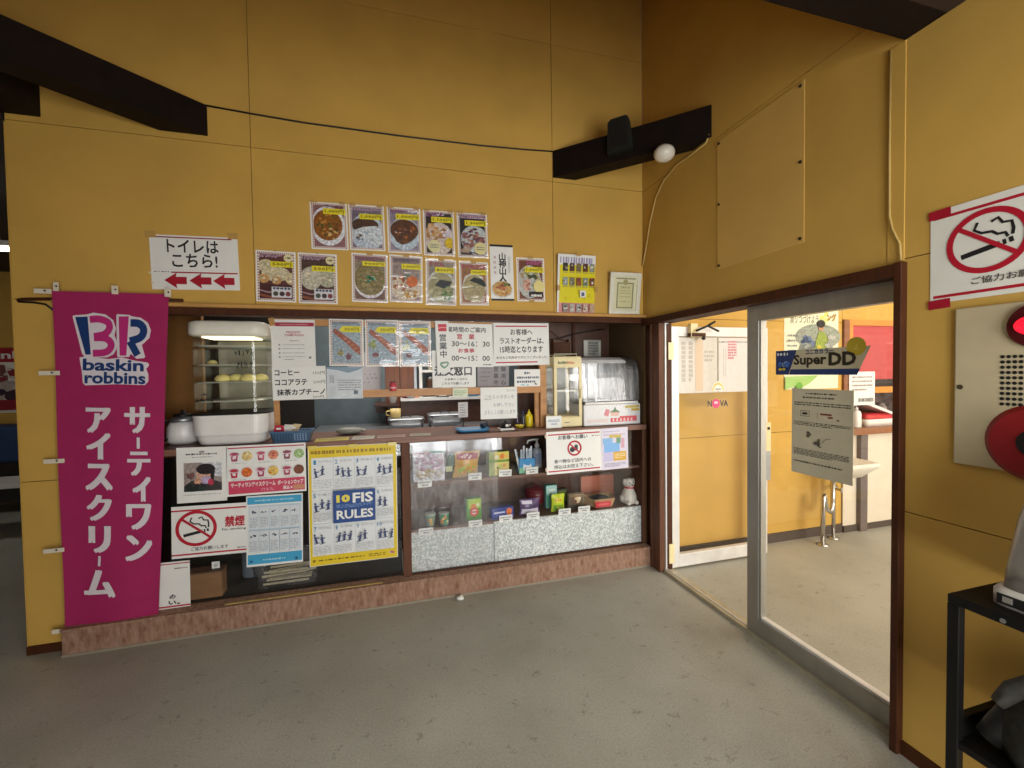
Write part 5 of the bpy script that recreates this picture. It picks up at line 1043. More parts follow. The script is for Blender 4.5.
b = MB(); b.loft([ringpts(-2.465, -2.275, -.015, .085, ZC+.001, .02), ringpts(-2.482, -2.258, -.022, .095, ZC+.062, .02), ringpts(-2.487, -2.253, -.026, .099, ZC+.064, .02), ringpts(-2.487, -2.253, -.026, .099, ZC+.07, .02), ringpts(-2.477, -2.263, -.018, .09, ZC+.068, .02), ringpts(-2.462, -2.278, -.012, .08, ZC+.006, .02)], BKM); b.build('tub', t)
b = MB(); k = 0
for i in range(12):
    for j in range(4):
        x = -2.455+.0150*i; z = ZC+.015+.011*j; y = -.0150-(z-ZC)*.12; b.box(x, x+.006, y-.0015, y, z, z+.006, BKL if i > 6 else BLACK)
b.build('hole_pattern', t)
for i, (x, c, l) in enumerate(((-2.44, '#b8283a', 'red sachet sticking out of the blue basket'), (-2.40, '#d8d4cc', 'white sachet sticking out of the blue basket'), (-2.365, '#cdb48c', 'kraft coloured sachet sticking out of the blue basket'))):
    b = MB(); v = [[(x-.025, .028+.012*i, ZC+.04), (x+.025, .028+.012*i, ZC+.04), (x+.025, .033+.012*i, ZC+.04), (x-.025, .033+.012*i, ZC+.04)], [(x-.027, .020+.012*i, ZC+.075), (x+.027, .020+.012*i, ZC+.075), (x+.027, .034+.012*i, ZC+.075), (x-.027, .034+.012*i, ZC+.075)], [(x-.02+.01*i, .028+.012*i, ZC+.105), (x+.024+.01*i, .028+.012*i, ZC+.10), (x+.024+.01*i, .030+.012*i, ZC+.10), (x-.02+.01*i, .030+.012*i, ZC+.105)]]
    b.loft(v, mat(c, rough=.4, noise=.05), False); o = b.build('sachet', at=(x, .028+.012*i, ZC+.04)); tag(o, l, 'sachet', 'sachets in the blue basket'); b = MB(); b.box(x-.012, x+.012, .017+.012*i, .018+.012*i, ZC+.077, ZC+.088, PAPER); b.build('print', o)
def flat_paper(x, y, w, d, rot, c, label, yel=False):
    S = Sheet('leaflet', label, 'leaflet', (x, y, ZC), w, d, 0, m=ink(c), tilt=-PI/2+.0, thick=.0012); S.root.rotation_euler = (-PI/2, 0, rot); S.root.location.z = ZC+.0003
    S.scribble('lettering', ink('#4a4a40'), .08, .3, .92, .8, 3, .7); S.done()
flat_paper(-2.15, .04, .19, .13, .06, '#c8b440', 'yellow leaflet lying flat on the worktop by the basket'); flat_paper(-1.97, .04, .13, .13, -.03, '#c3bfae', 'pale leaflet lying flat on the worktop beside the yellow leaflet'); flat_paper(-1.80, .04, .17, .12, .02, '#b08a7c', 'pinkish leaflet lying flat on the worktop'); flat_paper(-1.62, .05, .13, .10, -.1, '#b0a890', 'tan leaflet lying on the worktop under the order window')
t = thing('plastic_bag', 'folded grey plastic bag lying behind the leaflets', 'bag', (-2.07, .25, ZC)); b = MB(); b.ell((-2.07, .25, ZC+.025), (.085, .06, .024), mat('#8a8a80', rough=.4, noise=.15, name='grey_film'), 18, 8, .16); b.build('body', t); b = MB(); b.ell((-1.98, .25, ZC+.022), (.02, .03, .010), mat('#8a8a80', rough=.4, noise=.15, name='grey_film'), 10, 6, .2); b.build('knot', t)
t = thing('money_tray', 'shallow blue plastic coin tray on the worktop edge', 'tray', (-1.275, .08, ZC)); BT = mat('#2f6f9c', rough=.35, noise=.04, name='blue_tray_plastic')
b = MB(); b.loft([ringpts(-1.37, -1.18, .02, .14, ZC+.001, .03), ringpts(-1.39, -1.16, .0, .16, ZC+.022, .035), ringpts(-1.384, -1.166, .006, .154, ZC+.023, .032), ringpts(-1.365, -1.185, .025, .135, ZC+.006, .028)], BT); b.build('tray', t); b = MB(); b.box(-1.35, -1.2, .04, .12, ZC+.0065, ZC+.009, mat('#6d8a98', rough=.8, noise=.1, name='rubber_mat')); b.build('mat', t)
b = MB(); b.ell((-1.175, .16, ZC+.028), (.03, .03, .026), mat('#24303c', rough=.5, noise=.1, name='dark_lump'), 14, 8, .1); tag(b.build('pin_cushion', at=(-1.175, .16, ZC)), 'small round dark lump beside the blue coin tray', 'cushion')
t = thing('call_bell', 'black desk call bell on a white base on the worktop', 'bell', (-1.04, .07, ZC))
b = MB(); b.box(-1.09, -.99, .03, .11, ZC, ZC+.014, WHITEP, .004); b.build('base', t); b = MB(); b.lathe(-1.04, .075, [(.042, ZC+.014), (.042, ZC+.02), (.034, ZC+.04), (.016, ZC+.052)], mat('#232124', rough=.25, noise=.1, name='black_lacquer')); b.build('dome', t); b = MB(); b.cyl((-1.04, .075, ZC+.05), (-1.04, .075, ZC+.064), .009, BLACK); b.build('button', t); b = MB(); b.ell((-1.04, .037, ZC+.034), (.013, .004, .009), WHITEP, 10, 6); b.ell((-1.018, .042, ZC+.036), (.005, .004, .006), WHITEP, 8, 5); b.build('bell_mark', t)
t = thing('sign_stand', 'small white sign on a thin black stand on the worktop', 'sign stand', (-1.30, .30, ZC)); b = MB(); b.lathe(-1.30, .30, [(.03, ZC), (.03, ZC+.006), (.006, ZC+.010)], BLACK, 16); b.build('foot', t); b = MB(); b.cyl((-1.30, .30, ZC+.008), (-1.30, .30, ZC+.10), .004, BLACK, seg=8); b.build('stem', t); b = MB(); b.box(-1.335, -1.265, .294, .298, ZC+.075, ZC+.185, mat('#c2bfbb', rough=.5, noise=.03, name='grey_white_card')); o = b.build('card', t); b = MB()
for q in range(5): b.box(-1.322, -1.322+.02+.03*RND.random(), .2925, .2938, ZC+.09+.018*q, ZC+.095+.018*q, GREYI)
b.build('lettering', o)
t = thing('grey_box', 'grey cardboard box behind the handwritten sign', 'box', (-1.02, .36, ZC)); b = MB(); b.box(-1.12, -.885, .32, .42, ZC, ZC+.20, mat('#6f6a68', rough=.7, noise=.05, name='grey_board'), .003); b.build('carton', t); b = MB(); b.box(-1.12, -.885, .318, .32, ZC+.14, ZC+.145, GREYI); b.build('flap_seam', t)
def bottle(x, y, r, h, c, cap, lab, nz=True):
    t = thing('sauce_bottle', lab, 'bottle', (x, y, ZC)); b = MB(); b.lathe(x, y, [(r*.95, ZC+.001), (r, ZC+.008), (r, ZC+h*.55), (r*.85, ZC+h*.68), (r*.4, ZC+h*.75)], mat(c, rough=.3, noise=.05), 16); b.build('bottle', t); b = MB(); b.lathe(x, y, [(r*.5, ZC+h*.74), (r*.5, ZC+h*.82), (r*.18, ZC+h*.86), (r*.08, ZC+h)], mat(cap, rough=.3, noise=.03), 12); b.build('nozzle', t)
bottle(-.835, .18, .027, .125, '#e0c81c', '#e0c81c', 'yellow squeeze bottle beside the pine post'); bottle(-.885, .17, .018, .13, '#23242c', '#2c3a5c', 'dark sauce bottle beside the yellow squeeze bottle'); bottle(-.915, .22, .02, .115, '#3a3440', '#8a8a94', 'dark squat sauce bottle next to the grey box'); bottle(-.70, .36, .016, .165, '#1c1a1a', '#1c1a1a', 'tall black bottle standing behind the pine post')
t = thing('sauce_dish', 'small yellow dish in front of the dark bottles', 'dish', (-.925, .12, ZC)); b = MB(); b.lathe(-.925, .12, [(.02, ZC+.001), (.034, ZC+.02), (.036, ZC+.022), (.030, ZC+.02), (.012, ZC+.008)], mat('#d8c230', rough=.4, name='yellow_glaze'), 18); b.build('dish', t); b = MB(); b.ell((-.925, .12, ZC+.014), (.022, .022, .006), mat('#b89a1c', rough=.4, name='mustard')); b.build('contents', t)
S = Sheet('counter_card', 'white rounded card standing in front of the cream heated case', 'card', (-.705, .022, 1.075), .115, .085, .5); S.scribble('lettering', ink('#7f9ab8'), .12, .5, .88, .72, 2, .8); S.scribble('lettering', ink('#7f9ab8'), .3, .25, .7, .42, 1, .9); S.done()
# cream two-shelf heated case
t = thing('heated_case', 'tall cream heated display case with glass door and one shelf', 'display case', (-.62, .18, ZC)); HX0, HX1, HY0, HY1 = -.690, -.478, .045, .30
HX = HX0
b = MB(); b.box(HX, HX1, HY0+.012, HY1, ZC, ZC+.075, CREAM, .003); b.box(HX, HX1, HY0+.012, HY1, 1.462, 1.535, CREAM, .003)
for x in (HX, HX1-.014): b.box(x, x+.014, HY1-.02, HY1, 1.10, 1.47, CREAM)
b.box(HX0, HX0+.012, HY0+.012, HY0+.03, 1.10, 1.47, CREAM)
b.box(HX, HX1, HY1-.008, HY1-.002, 1.10, 1.47, mat('#9a9c98', rough=.35, metal=.5, name='case_back_steel')); b.build('body', t)
d_ = MB()
for a in ((HX0, HX1, 1.455, 1.525), (HX0, HX1, 1.035, 1.10)): d_.box(a[0], a[1], HY0, HY0+.012, a[2], a[3], CREAM, .002)
for x in (HX0, HX1-.022): d_.box(x, x+.022, HY0, HY0+.012, 1.10, 1.455, CREAM, .002)
o = d_.build('door', t)
b = MB(); b.box(HX0+.022, HX1-.022, HY0+.004, HY0+.008, 1.10, 1.455, CLEAR); b.build('door_glass', o)
b = MB(); b.box(HX1-.018, HX1-.004, HY0-.016, HY0, 1.235, 1.305, CREAM, .004); b.build('handle', o)
b = MB(); 
for q in range(13): b.box(HX0+.03+.0098*q, HX0+.037+.0098*q, HY0-.001, HY0-.0002, 1.482, 1.494+RND.uniform(0, .008), ink('#3f5a3a') if q < 7 else ink('#c0703a'))
for q in range(5): b.box(HX0+.075+.008*q, HX0+.081+.008*q, HY0-.001, HY0-.0002, 1.06, 1.068, GREYI)
b.build('lettering', o)
b = MB(); b.box(HX+.014, HX1-.014, HY0+.014, HY1-.01, 1.285, 1.297, mat('#d0cfc8', rough=.3, metal=.3, name='case_shelf')); b.build('shelf', t)
b = MB(); b.box(HX+.002, HX+.006, HY0+.014, HY1-.02, 1.10, 1.465, CLEAR); b.build('side_glass', t)
b = MB(); RW = mat('#c8c6a8', rough=.35, metal=.3, name='pale_wire')
b.tube([(HX0+.01, HY0+.02, 1.535), (HX0+.01, HY0+.02, 1.553), (HX1-.03, HY0+.02, 1.553), (HX1-.03, HY0+.02, 1.535)], .003, RW, 6); b.tube([(HX+.01, HY1-.03, 1.535), (HX+.01, HY1-.03, 1.553), (HX1-.03, HY1-.03, 1.553), (HX1-.03, HY1-.03, 1.535)], .003, RW, 6); b.build('guard_rail', t)
t = thing('glass_jar', 'small clear jar standing inside the cream heated case', 'jar', (-.645, .20, 1.107)); b = MB(); b.lathe(-.645, .20, [(.026, 1.108), (.028, 1.115), (.028, 1.165), (.024, 1.17)], mat('#c3c2ba', rough=.2, noise=.1, scale=40, name='cloudy_jar'), 16); b.build('jar', t); b = MB(); b.lathe(-.645, .20, [(.026, 1.17), (.026, 1.182), (.01, 1.184)], STEEL, 16); b.build('lid', t)
# curved-glass showcase
t = thing('curved_showcase', 'white countertop warmer with curved glass front and red picture panel', 'display case', (-.25, .2, ZC)); CX0, CX1 = -.470, -.012
side = [(.32, 1.033), (.32, 1.50), (.30, 1.525), (.16, 1.525), (.10, 1.505), (.062, 1.46), (.045, 1.40), (.04, 1.22), (.035, 1.20), (.03, 1.033)]
WB = mat('#dcdcdc', rough=.3, noise=.02, name='white_enamel')
b = MB(); b.box(CX0, CX1, .03, .32, ZC, 1.185, WB, .006); b.build('base', t)
b = MB(); b.box(CX0, CX1, .31, .32, 1.185, 1.51, WB); b.box(CX0+.01, CX1-.01, .300, .31, 1.2, 1.5, mat('#c9ccd0', rough=.3, metal=.4, noise=.06, scale=9, stretch=(6, 1, 1), name='bright_steel')); b.build('back_plate', t)
b = MB(); b.prism([(.32, 1.492), (.315, 1.53), (.17, 1.53), (.10, 1.51), (.075, 1.49), (.085, 1.485), (.17, 1.495)], 'x', CX0-.006, CX1-.09, WB); b.build('roof', t)
b = MB(); b.prism([(.32, 1.492), (.315, 1.53), (.17, 1.53), (.10, 1.51), (.075, 1.485), (.06, 1.44), (.07, 1.44), (.10, 1.49), (.17, 1.515)], 'x', CX1-.09, CX1, mat('#4a4844', rough=.3, noise=.1, name='smoked_plastic')); b.build('roof_corner', t)
cv = [(.085, 1.485), (.062, 1.455), (.048, 1.40), (.042, 1.32), (.040, 1.21)]
GRY = glass_mat('milky_glass', ior=1.6, whiten=.95, whiten_scale=(9, 2, 1.2))  # bright reflection on the curved glass painted in as diffuse white
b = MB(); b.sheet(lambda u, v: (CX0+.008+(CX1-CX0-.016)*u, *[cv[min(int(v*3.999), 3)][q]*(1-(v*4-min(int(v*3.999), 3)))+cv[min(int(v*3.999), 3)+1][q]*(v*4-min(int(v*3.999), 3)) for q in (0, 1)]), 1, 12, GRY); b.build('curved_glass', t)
b = MB(); b.box(CX0+.01, CX1-.02, .026, .045, 1.186, 1.204, ALUW, .004); b.build('sill_bar', t)
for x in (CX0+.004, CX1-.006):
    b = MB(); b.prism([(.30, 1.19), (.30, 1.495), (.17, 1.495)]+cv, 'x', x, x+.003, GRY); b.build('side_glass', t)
b = MB(); b.box(CX0+.15, CX0+.155, .28, .29, 1.2, 1.49, STEEL); b.box(CX0+.25, CX0+.255, .28, .29, 1.2, 1.49, STEEL); b.box(CX0+.02, CX1-.02, .07, .30, 1.207, 1.212, STEEL); b.build('rack', t)
b = MB(); F_ = lambda c, pts, y: b.add([(CX0+u*(CX1-CX0), y, ZC+v*.15) for u, v in pts], [tuple(range(len(pts)))], ink(c))
F_('#d85a62', [(.46, .14), (.93, .16), (.93, .42), (.62, .42), (.62, .34), (.46, .34)], .0288)
for i in range(6): F_('#e8c8c8', [(.49+.065*i, .18), (.53+.065*i, .18), (.52+.065*i, .34), (.50+.065*i, .30)], .0284)
F_('#c9b050', [(.72, .80), (.98, .82), (.98, .94), (.72, .92)], .0288); F_('#c9a83a', [(.83, .66), (.98, .66), (.98, .78), (.83, .78)], .0288)
F_('#d88a90', [(.34, .5), (.42, .42), (.45, .74), (.38, .8)], .0288); F_('#e0b8ac', [(.47, .44), (.60, .44), (.62, .62), (.55, .72), (.46, .62)], .0286); F_('#6f8a6a', [(.44, .62), (.64, .62), (.56, .76), (.535, .92), (.52, .76)], .0284)
for i in range(12): a = PI*(.1+.8*i/11); F_('#4a5070', [(.53-.30*math.cos(a)-.008, .45+.5*math.sin(a)), (.53-.30*math.cos(a)+.008, .45+.5*math.sin(a)), (.53-.30*math.cos(a)+.008, .47+.5*math.sin(a)), (.53-.30*math.cos(a)-.008, .47+.5*math.sin(a))], .0286)
F_('#dccfc8', [(.05, .16), (.42, .16), (.42, .34), (.05, .30)], .0288); b.build('picture_panel', t)

# ------------------------------------------------------------------ inside the kitchen
WT = .955
t = thing('kitchen_bench', 'dark kitchen bench behind the serving counter', 'bench', (-1.8, 1.0, 0)); b = MB(); b.box(-2.45, -.85, .75, 1.55, WT-.03, WT, STEEL, .003); b.build('top', t); b = MB(); b.box(-2.43, -.87, .80, 1.5, 0, WT-.03, DARK); b.build('body', t)
def pan(x0, x1, y, h, lab):
    t = thing('steel_container', lab, 'container', ((x0+x1)/2, y, WT)); b = MB(); b.loft([ringpts(x0+.01, x1-.01, y-.09, y+.12, WT+.001, .03), ringpts(x0, x1, y-.1, y+.13, WT+h, .035)], STEEL); b.build('body', t); b = MB(); b.loft([ringpts(x0-.006, x1+.006, y-.106, y+.136, WT+h, .035), ringpts(x0-.004, x1+.004, y-.1, y+.13, WT+h+.01, .035), ringpts(x0+.03, x1-.03, y-.07, y+.1, WT+h+.018, .03)], STEEL); b.build('lid', t); b = MB(); b.tube([((x0+x1)/2-.04, y, WT+h+.016), ((x0+x1)/2-.03, y, WT+h+.035), ((x0+x1)/2+.03, y, WT+h+.035), ((x0+x1)/2+.04, y, WT+h+.016)], .005, BLACK, 6); b.build('handle', t)
pan(-1.83, -1.54, .95, .088, 'lidded steel container on the kitchen bench under the mug'); pan(-1.50, -1.21, .95, .112, 'lidded steel container on the kitchen bench under the low shelf')
t = thing('back_shelf', 'dark brown shelf unit behind the steel containers', 'shelf', (-1.45, 1.35, WT)); SB = mat('#43271a', rough=.5, noise=.2, name='shelf_brown'); b = MB(); b.box(-1.72, -.88, 1.3, 1.5, 1.175, 1.20, WHITEP); b.build('top', t); b = MB(); b.box(-1.72, -.88, 1.32, 1.5, WT, 1.175, SB); b.build('front', t)
b = MB(); b.box(-1.95, -1.74, 1.25, 1.5, 1.135, 1.155, SB, .002); o = thing('wall_shelf', 'small dark shelf on the grey kitchen wall holding the white cup', 'shelf', (-1.85, 1.4, 1.13)); b.build('board', o); b = MB(); b.prism([(1.5, 1.135), (1.5, 1.05), (1.3, 1.135)], 'x', -1.86, -1.84, SB); b.build('bracket', o); b = MB(); b.box(-1.95, -1.74, 1.5, 1.7, 1.06, 1.155, SB); b.build('back_block', o)
t = thing('paper_cup', 'white paper cup on the small dark kitchen shelf', 'cup', (-1.79, 1.33, 1.156)); b = MB(); b.lathe(-1.79, 1.33, [(.028, 1.157), (.042, 1.245), (.044, 1.248), (.04, 1.246), (.026, 1.162)], WHITEP, 18); b.build('cup', t); b = MB(); b.lathe(-1.79, 1.33, [(.0425, 1.243), (.046, 1.247), (.0425, 1.251)], WHITEP, 18); b.build('rim', t)
t = thing('mug', 'yellow cream mug standing on the steel container lid', 'mug', (-1.77, .93, WT+.107)); z0 = WT+.107
b = MB(); b.lathe(-1.77, .93, [(.036, z0), (.042, z0+.01), (.043, z0+.075), (.039, z0+.074), (.036, z0+.012)], mat('#d8bf7a', rough=.3, noise=.03, name='cream_glaze'), 20); b.build('body', t); b = MB(); b.tube([(-1.81, .92, z0+.06), (-1.842, .91, z0+.055), (-1.845, .91, z0+.03), (-1.815, .92, z0+.018)], .006, mat('#d8bf7a', rough=.3, noise=.03, name='cream_glaze')); b.build('handle', t)
t = thing('small_can', 'red and white can standing on the lower pine rail', 'can', (-1.785, .006, 1.321)); b = MB(); b.lathe(-1.785, .006, [(.02, 1.321), (.0215, 1.325), (.0215, 1.368), (.018, 1.374)], mat('#c0404c', rough=.3, noise=.05, name='red_can'), 16); b.build('body', t); b = MB(); b.lathe(-1.785, .006, [(.018, 1.374), (.018, 1.379), (.004, 1.380)], ink('#5a2a30'), 14); b.build('lid', t); b = MB(); b.lathe(-1.785, .006, [(.0218, 1.338), (.0218, 1.346)], ink('#d8b0b0'), 16); b.build('label_band', t)
t = thing('red_bundle', 'crumpled red and grey bundle on the white kitchen shelf', 'bundle', (-1.66, 1.36, 1.2)); b = MB(); b.ell((-1.665, 1.36, 1.232), (.06, .05, .032), mat('#8a2a3c', rough=.6, noise=.2, name='red_cloth'), 16, 8, .25); b.build('cloth', t); b = MB(); b.ell((-1.63, 1.33, 1.222), (.04, .03, .022), LGREY, 12, 8, .2); b.build('paper', t)
for x, c, w, h, l in ((-1.575, '#c98a6a', .05, .06, 'small orange box on the white shelf nearest the red bundle'), (-1.33, '#5a5a5c', .12, .035, 'flat grey box on the white kitchen shelf'), (-1.18, '#8a3a34', .06, .05, 'small red box on the white kitchen shelf'), (-1.03, '#2f6a8a', .09, .085, 'teal box on the white shelf nearest the handwritten sign')):
    carton('storage_box', l, x, 1.33, 1.2005, w, .08, h, c, 0, 'box', c, lambda q, d: q('#d8d4cc', .2, .35, .8, .6))
for x, z, c, l in ((-1.42, 1.281, '#4a3326', 'dark jar on the lowest recess shelf of the kitchen'), (-1.33, 1.281, '#6a5240', 'brown jar on the lowest recess shelf of the kitchen'), (-1.40, 1.466, '#b0a898', 'pale jar on the middle recess shelf of the kitchen'), (-1.31, 1.466, '#8a7a6a', 'tan jar on the middle recess shelf of the kitchen')):
    t = thing('storage_jar', l, 'jar', (x, 1.62, z)); b = MB(); b.lathe(x, 1.62, [(.036, z), (.04, z+.01), (.04, z+.085), (.034, z+.095)], mat(c, rough=.3, noise=.1), 16); b.build('jar', t); b = MB(); b.lathe(x, 1.62, [(.037, z+.095), (.037, z+.112), (.03, z+.115)], STEEL, 16); b.build('lid', t)
S = Sheet('wall_sheet', 'pale printed sheet on the grey kitchen wall above the pine rail', 'notice', (-2.04, 1.698, 1.45), .34, .40, 0, m=mat('#a49d9e', rough=.6, noise=.04, name='dim_white_paper')); S.scribble('lettering', ink('#7a7478'), .15, .2, .85, .5, 3, .3, (.06, .1), (.04, .06)); S.done()
# right end: box and clipped papers on the brown partition
t = thing('hanging_box', 'small open wooden tray box hung on the brown kitchen partition', 'box', (-.46, .46, 1.56)); HB = mat('#6a4a2e', rough=.6, noise=.15, name='dull_wood')
b = MB()
for a in ((-.535, -.395, .50, .518, 1.56, 1.68), (-.535, -.527, .44, .50, 1.56, 1.69), (-.403, -.395, .44, .50, 1.56, 1.69), (-.535, -.395, .44, .50, 1.555, 1.565)): b.box(*a, HB)
b.build('box', t); b = MB(); b.box(-.535, -.395, .438, .444, 1.56, 1.665, BROWN); b.build('front_board', t)
b = MB(); b.tube([(-.60, .49, 1.78), (-.53, .48, 1.75), (-.47, .48, 1.70), (-.44, .49, 1.69)], .004, BROWN, 6); b.tube([(-.62, .49, 1.70), (-.5, .48, 1.69), (-.36, .49, 1.73), (-.2, .49, 1.76), (-.06, .48, 1.78)], .004, BLACK, 6); tag(b.build('cable', at=(-.4, .49, 1.72)), 'loose dark cable hanging across the brown kitchen partition', 'cable')
S = Sheet('clipped_papers', 'small pale clipped papers on the brown partition above the showcase', 'papers', (-.165, .505, 1.62), .16, .14, 0, m=mat('#9a988e', rough=.5, noise=.1, scale=20, name='grey_printed_paper')); S.quad('print', ink('#c9c7be'), .02, .05, .22, .95); S.scribble('lettering', ink('#5d5c58'), .3, .1, .85, .9, 5, .8); S.quad('print', ink('#b9bdae'), .86, .02, .97, .9); S.done()

# ------------------------------------------------------------------ near right wall: alarm panel, rack, dispenser, bag
AY = -2.0
t = thing('alarm_panel', 'cream fire alarm panel with red lamp, speaker holes and round button', 'alarm panel', (-.003, AY, 1.1))
b = MB(); b.box(-.014, -.0008, -2.20, -1.811, 1.108, 1.612, mat('#bfb18e', rough=.45, noise=.03, name='cream_panel'), .004); b.build('plate', t)
b = MB(); b.cyl((-.026, AY, 1.540), (-.0145, AY, 1.540), .062, mat('#4a0f14', rough=.35, noise=.05, name='dark_red_bezel'), .066, 32); b.build('lamp_bezel', t)
b = MB(); b.ell((-.026, AY, 1.540), (.026, .046, .030), mat('#e01030', rough=.2, emit=1.2, name='lit_red_lens'), 24, 12); b.build('lamp_lens', t)
HOLE = mat('#0e0b09', rough=.9, name='speaker_hole')
b = MB()
for i in range(12):
    for j in range(10): 
        y = -1.926-.0132*i; z = 1.452-.0158*j; b.cyl((-.0152, y, z), (-.0142, y, z), .0052, HOLE, seg=8)
b.build('speaker_grille', t)
RB = mat('#8a1c20', rough=.35, noise=.05, name='red_button_ring')
b = MB(); b.cyl((-.024, AY, 1.200), (-.0142, AY, 1.200), .098, RB, .112, 40); b.build('button_ring', t)
b = MB(); b.cyl((-.028, AY, 1.200), (-.0235, AY, 1.200), .036, BLACK, .040, 32); b.build('call_button', t)
b = MB(); b.ell((-.0285, AY, 1.2), (.004, .012, .012), mat('#3a3430', rough=.4, name='button_centre')); b.build('button_centre', t)
for y in (-1.827, -2.17):
    b = MB(); b.cyl((-.016, y, 1.358), (-.0138, y, 1.358), .008, mat('#5a523e', rough=.4, metal=.5, name='screw_head'), seg=12); b.build('screw', t)
RK = mat('#0f0d0c', spec=.25, rough=.5, noise=.2, name='black_steel_rack')
t = thing('black_rack', 'black square tube rack standing against the near yellow wall', 'rack', (-.17, -2.35, 0))
RY0, RY1, RX0, RX1 = -2.72, -1.968, -.322, -.02
for x in (RX0,):
    for y in (RY0, RY1-.026):
        b = MB(); b.box(x, x+.026, y, y+.026, 0, .775, RK, .002); b.build('leg', t)
b = MB(); b.box(RX0, RX1, RY0, RY1, .775, .80, RK, .003); b.build('top', t)
b = MB(); b.box(RX0+.004, RX1-.004, RY0+.004, RY1-.004, .38, .40, RK, .002); b.build('shelf', t)
for y in (RY0, RY1-.02):
    b = MB(); b.box(RX0+.026, RX1-.026, y, y+.02, .40, .455, RK, .002); b.build('side_rail', t)
b = MB(); b.cyl((RX0-.0015, -2.08, .785), (RX0, -2.08, .785), .006, STEEL, seg=10); b.build('bolt', t)
# silver device on the rack
SIL = mat('#a19d96', rough=.32, metal=.7, noise=.04, name='brushed_silver')
t = thing('silver_dispenser', 'silver rounded dispenser with white base standing on the black rack', 'dispenser', (-.16, -2.14, .80))
def el(cx_, cy_, rx, ry, z, n=28, e=2.6):
    o = []
    for i in range(n):
        a = 2*PI*i/n; c, s = math.cos(a), math.sin(a); o.append((cx_+rx*math.copysign(abs(c)**(2/e), c), cy_+ry*math.copysign(abs(s)**(2/e), s), z))
    return o
b = MB(); b.loft([el(-.155, -2.165, .118, .140, .801, e=9), el(-.155, -2.165, .118, .140, .838, e=9), el(-.155, -2.165, .112, .134, .848, e=9)], mat('#c9c4ba', rough=.4, noise=.03, name='pale_base')); b.build('base', t)
b = MB(); b.loft([el(-.160, -2.168, .105, .130, .848, e=7), el(-.160, -2.170, .104, .126, .92, e=6), el(-.160, -2.174, .10, .118, 1.02, e=5), el(-.158, -2.18, .094, .108, 1.10, e=5), el(-.155, -2.188, .086, .095, 1.16, e=4), el(-.150, -2.195, .06, .066, 1.20, e=4), el(-.150, -2.195, .02, .02, 1.21, e=3)], SIL); b.build('body', t)
b = MB(); b.box(-.2745, -.273, -2.28, -2.045, .808, .834, BLACK); o = b.build('label_strip', t); b = MB(); b.box(-.2755, -.2746, -2.075, -2.056, .814, .829, mat('#8a857a', rough=.5, name='label_grey')); b.box(-.2755, -.2746, -2.20, -2.10, .819, .824, mat('#6a655c', rough=.5, name='label_dim')); b.build('lettering', o)
b = MB(); b.cyl((-.272, -2.13, .985), (-.22, -2.15, .985), .03, BLACK, .034, 24); b.build('knob', t)
# dark bag on the lower shelf
CH = mat('#2a2925', rough=.9, noise=.35, scale=60, bump=.5, name='charcoal_fabric'); CH2 = mat('#48453f', rough=.8, noise=.4, scale=18, bump=.5, name='grey_fabric_fold')
t = thing('fabric_bag', 'crumpled dark grey fabric bag with strap on the lower rack shelf', 'bag', (-.17, -2.2, .40))
b = MB(); b.loft([el(-.17, -2.22, .135, .19, .402), el(-.175, -2.225, .15, .205, .45), el(-.175, -2.23, .148, .20, .53), el(-.17, -2.235, .12, .17, .60), el(-.165, -2.24, .07, .11, .635)], CH)
for v in b.bm.verts: v.co += Vector((RND.uniform(-.006, .006), RND.uniform(-.006, .006), RND.uniform(-.004, .004)))
b.build('body', t)
b = MB(); b.tube([(-.275, -2.035, .435), (-.26, -2.05, .47), (-.24, -2.07, .53), (-.22, -2.11, .58)], [.028, .032, .030, .022], mat('#0f0e0d', rough=.6, noise=.2, name='black_roll'), 12); b.build('roll', t)
b = MB(); b.tube([(-.27, -2.05, .54), (-.255, -2.07, .58), (-.22, -2.11, .615), (-.18, -2.2, .635), (-.15, -2.3, .62)], [.018, .024, .03, .028, .02], CH2, 10)
for v in b.bm.verts: v.co += Vector((RND.uniform(-.005, .005), RND.uniform(-.005, .005), RND.uniform(-.005, .005)))
b.build('strap', t)

# ------------------------------------------------------------------ litter, and the passage beyond the wall end
b = MB(); b.ell((-1.405, -.125, .013), (.024, .018, .013), PAPER, 10, 7, .5); tag(b.build('paper_scrap', at=(-1.405, -.125, 0)), 'crumpled white paper scrap on the floor by the kick board', 'paper scrap')
S = Sheet('wall_poster', 'red and white poster on the far yellow passage wall', 'poster', (-6.30, 3.798, 1.42), .72, .78, 0, m=PAPERY)
S.quad('print', ink('#a01c2c'), 0, .78, 1, 1); S.text('lettering', PAPER, 'nba:', .5, .83, .98, .95, .03); S.blobs('photo_print', ['#7a4a48', '#3a2c3a', '#b8a8a0', '#8a2a34', '#c9c0b8'], .5, .45, .42, .25, 40, (.06, .14), (.02, .15, .98, .76)); S.quad('print', ink('#8f2434'), .02, .04, .98, .2); S.done()
t = thing('passage_bench', 'dark bench with a blue cover in the passage beyond the wall end', 'bench', (-5.75, 3.2, 0))
BC = mat('#1d3558', rough=.8, noise=.1, name='blue_cover')
b = MB(); b.box(-6.6, -5.2, 3.0, 3.5, .55, .92, BC, .02); b.build('blue_cover', t); b = MB(); b.box(-6.6, -5.2, 3.02, 3.5, .12, .55, DARK); b.build('body', t)
for x in (-6.55, -5.25):
    b = MB(); b.box(x, x+.05, 3.05, 3.45, 0, .12, BLACK); b.build('leg', t)
t = thing('folding_table', 'pale edged dark table in the passage in front of the blue bench', 'table', (-5.4, 2.3, 0)); b = MB(); b.box(-6.2, -4.86, 2.0, 2.45, .47, .50, ALUW, .004); b.build('top', t)
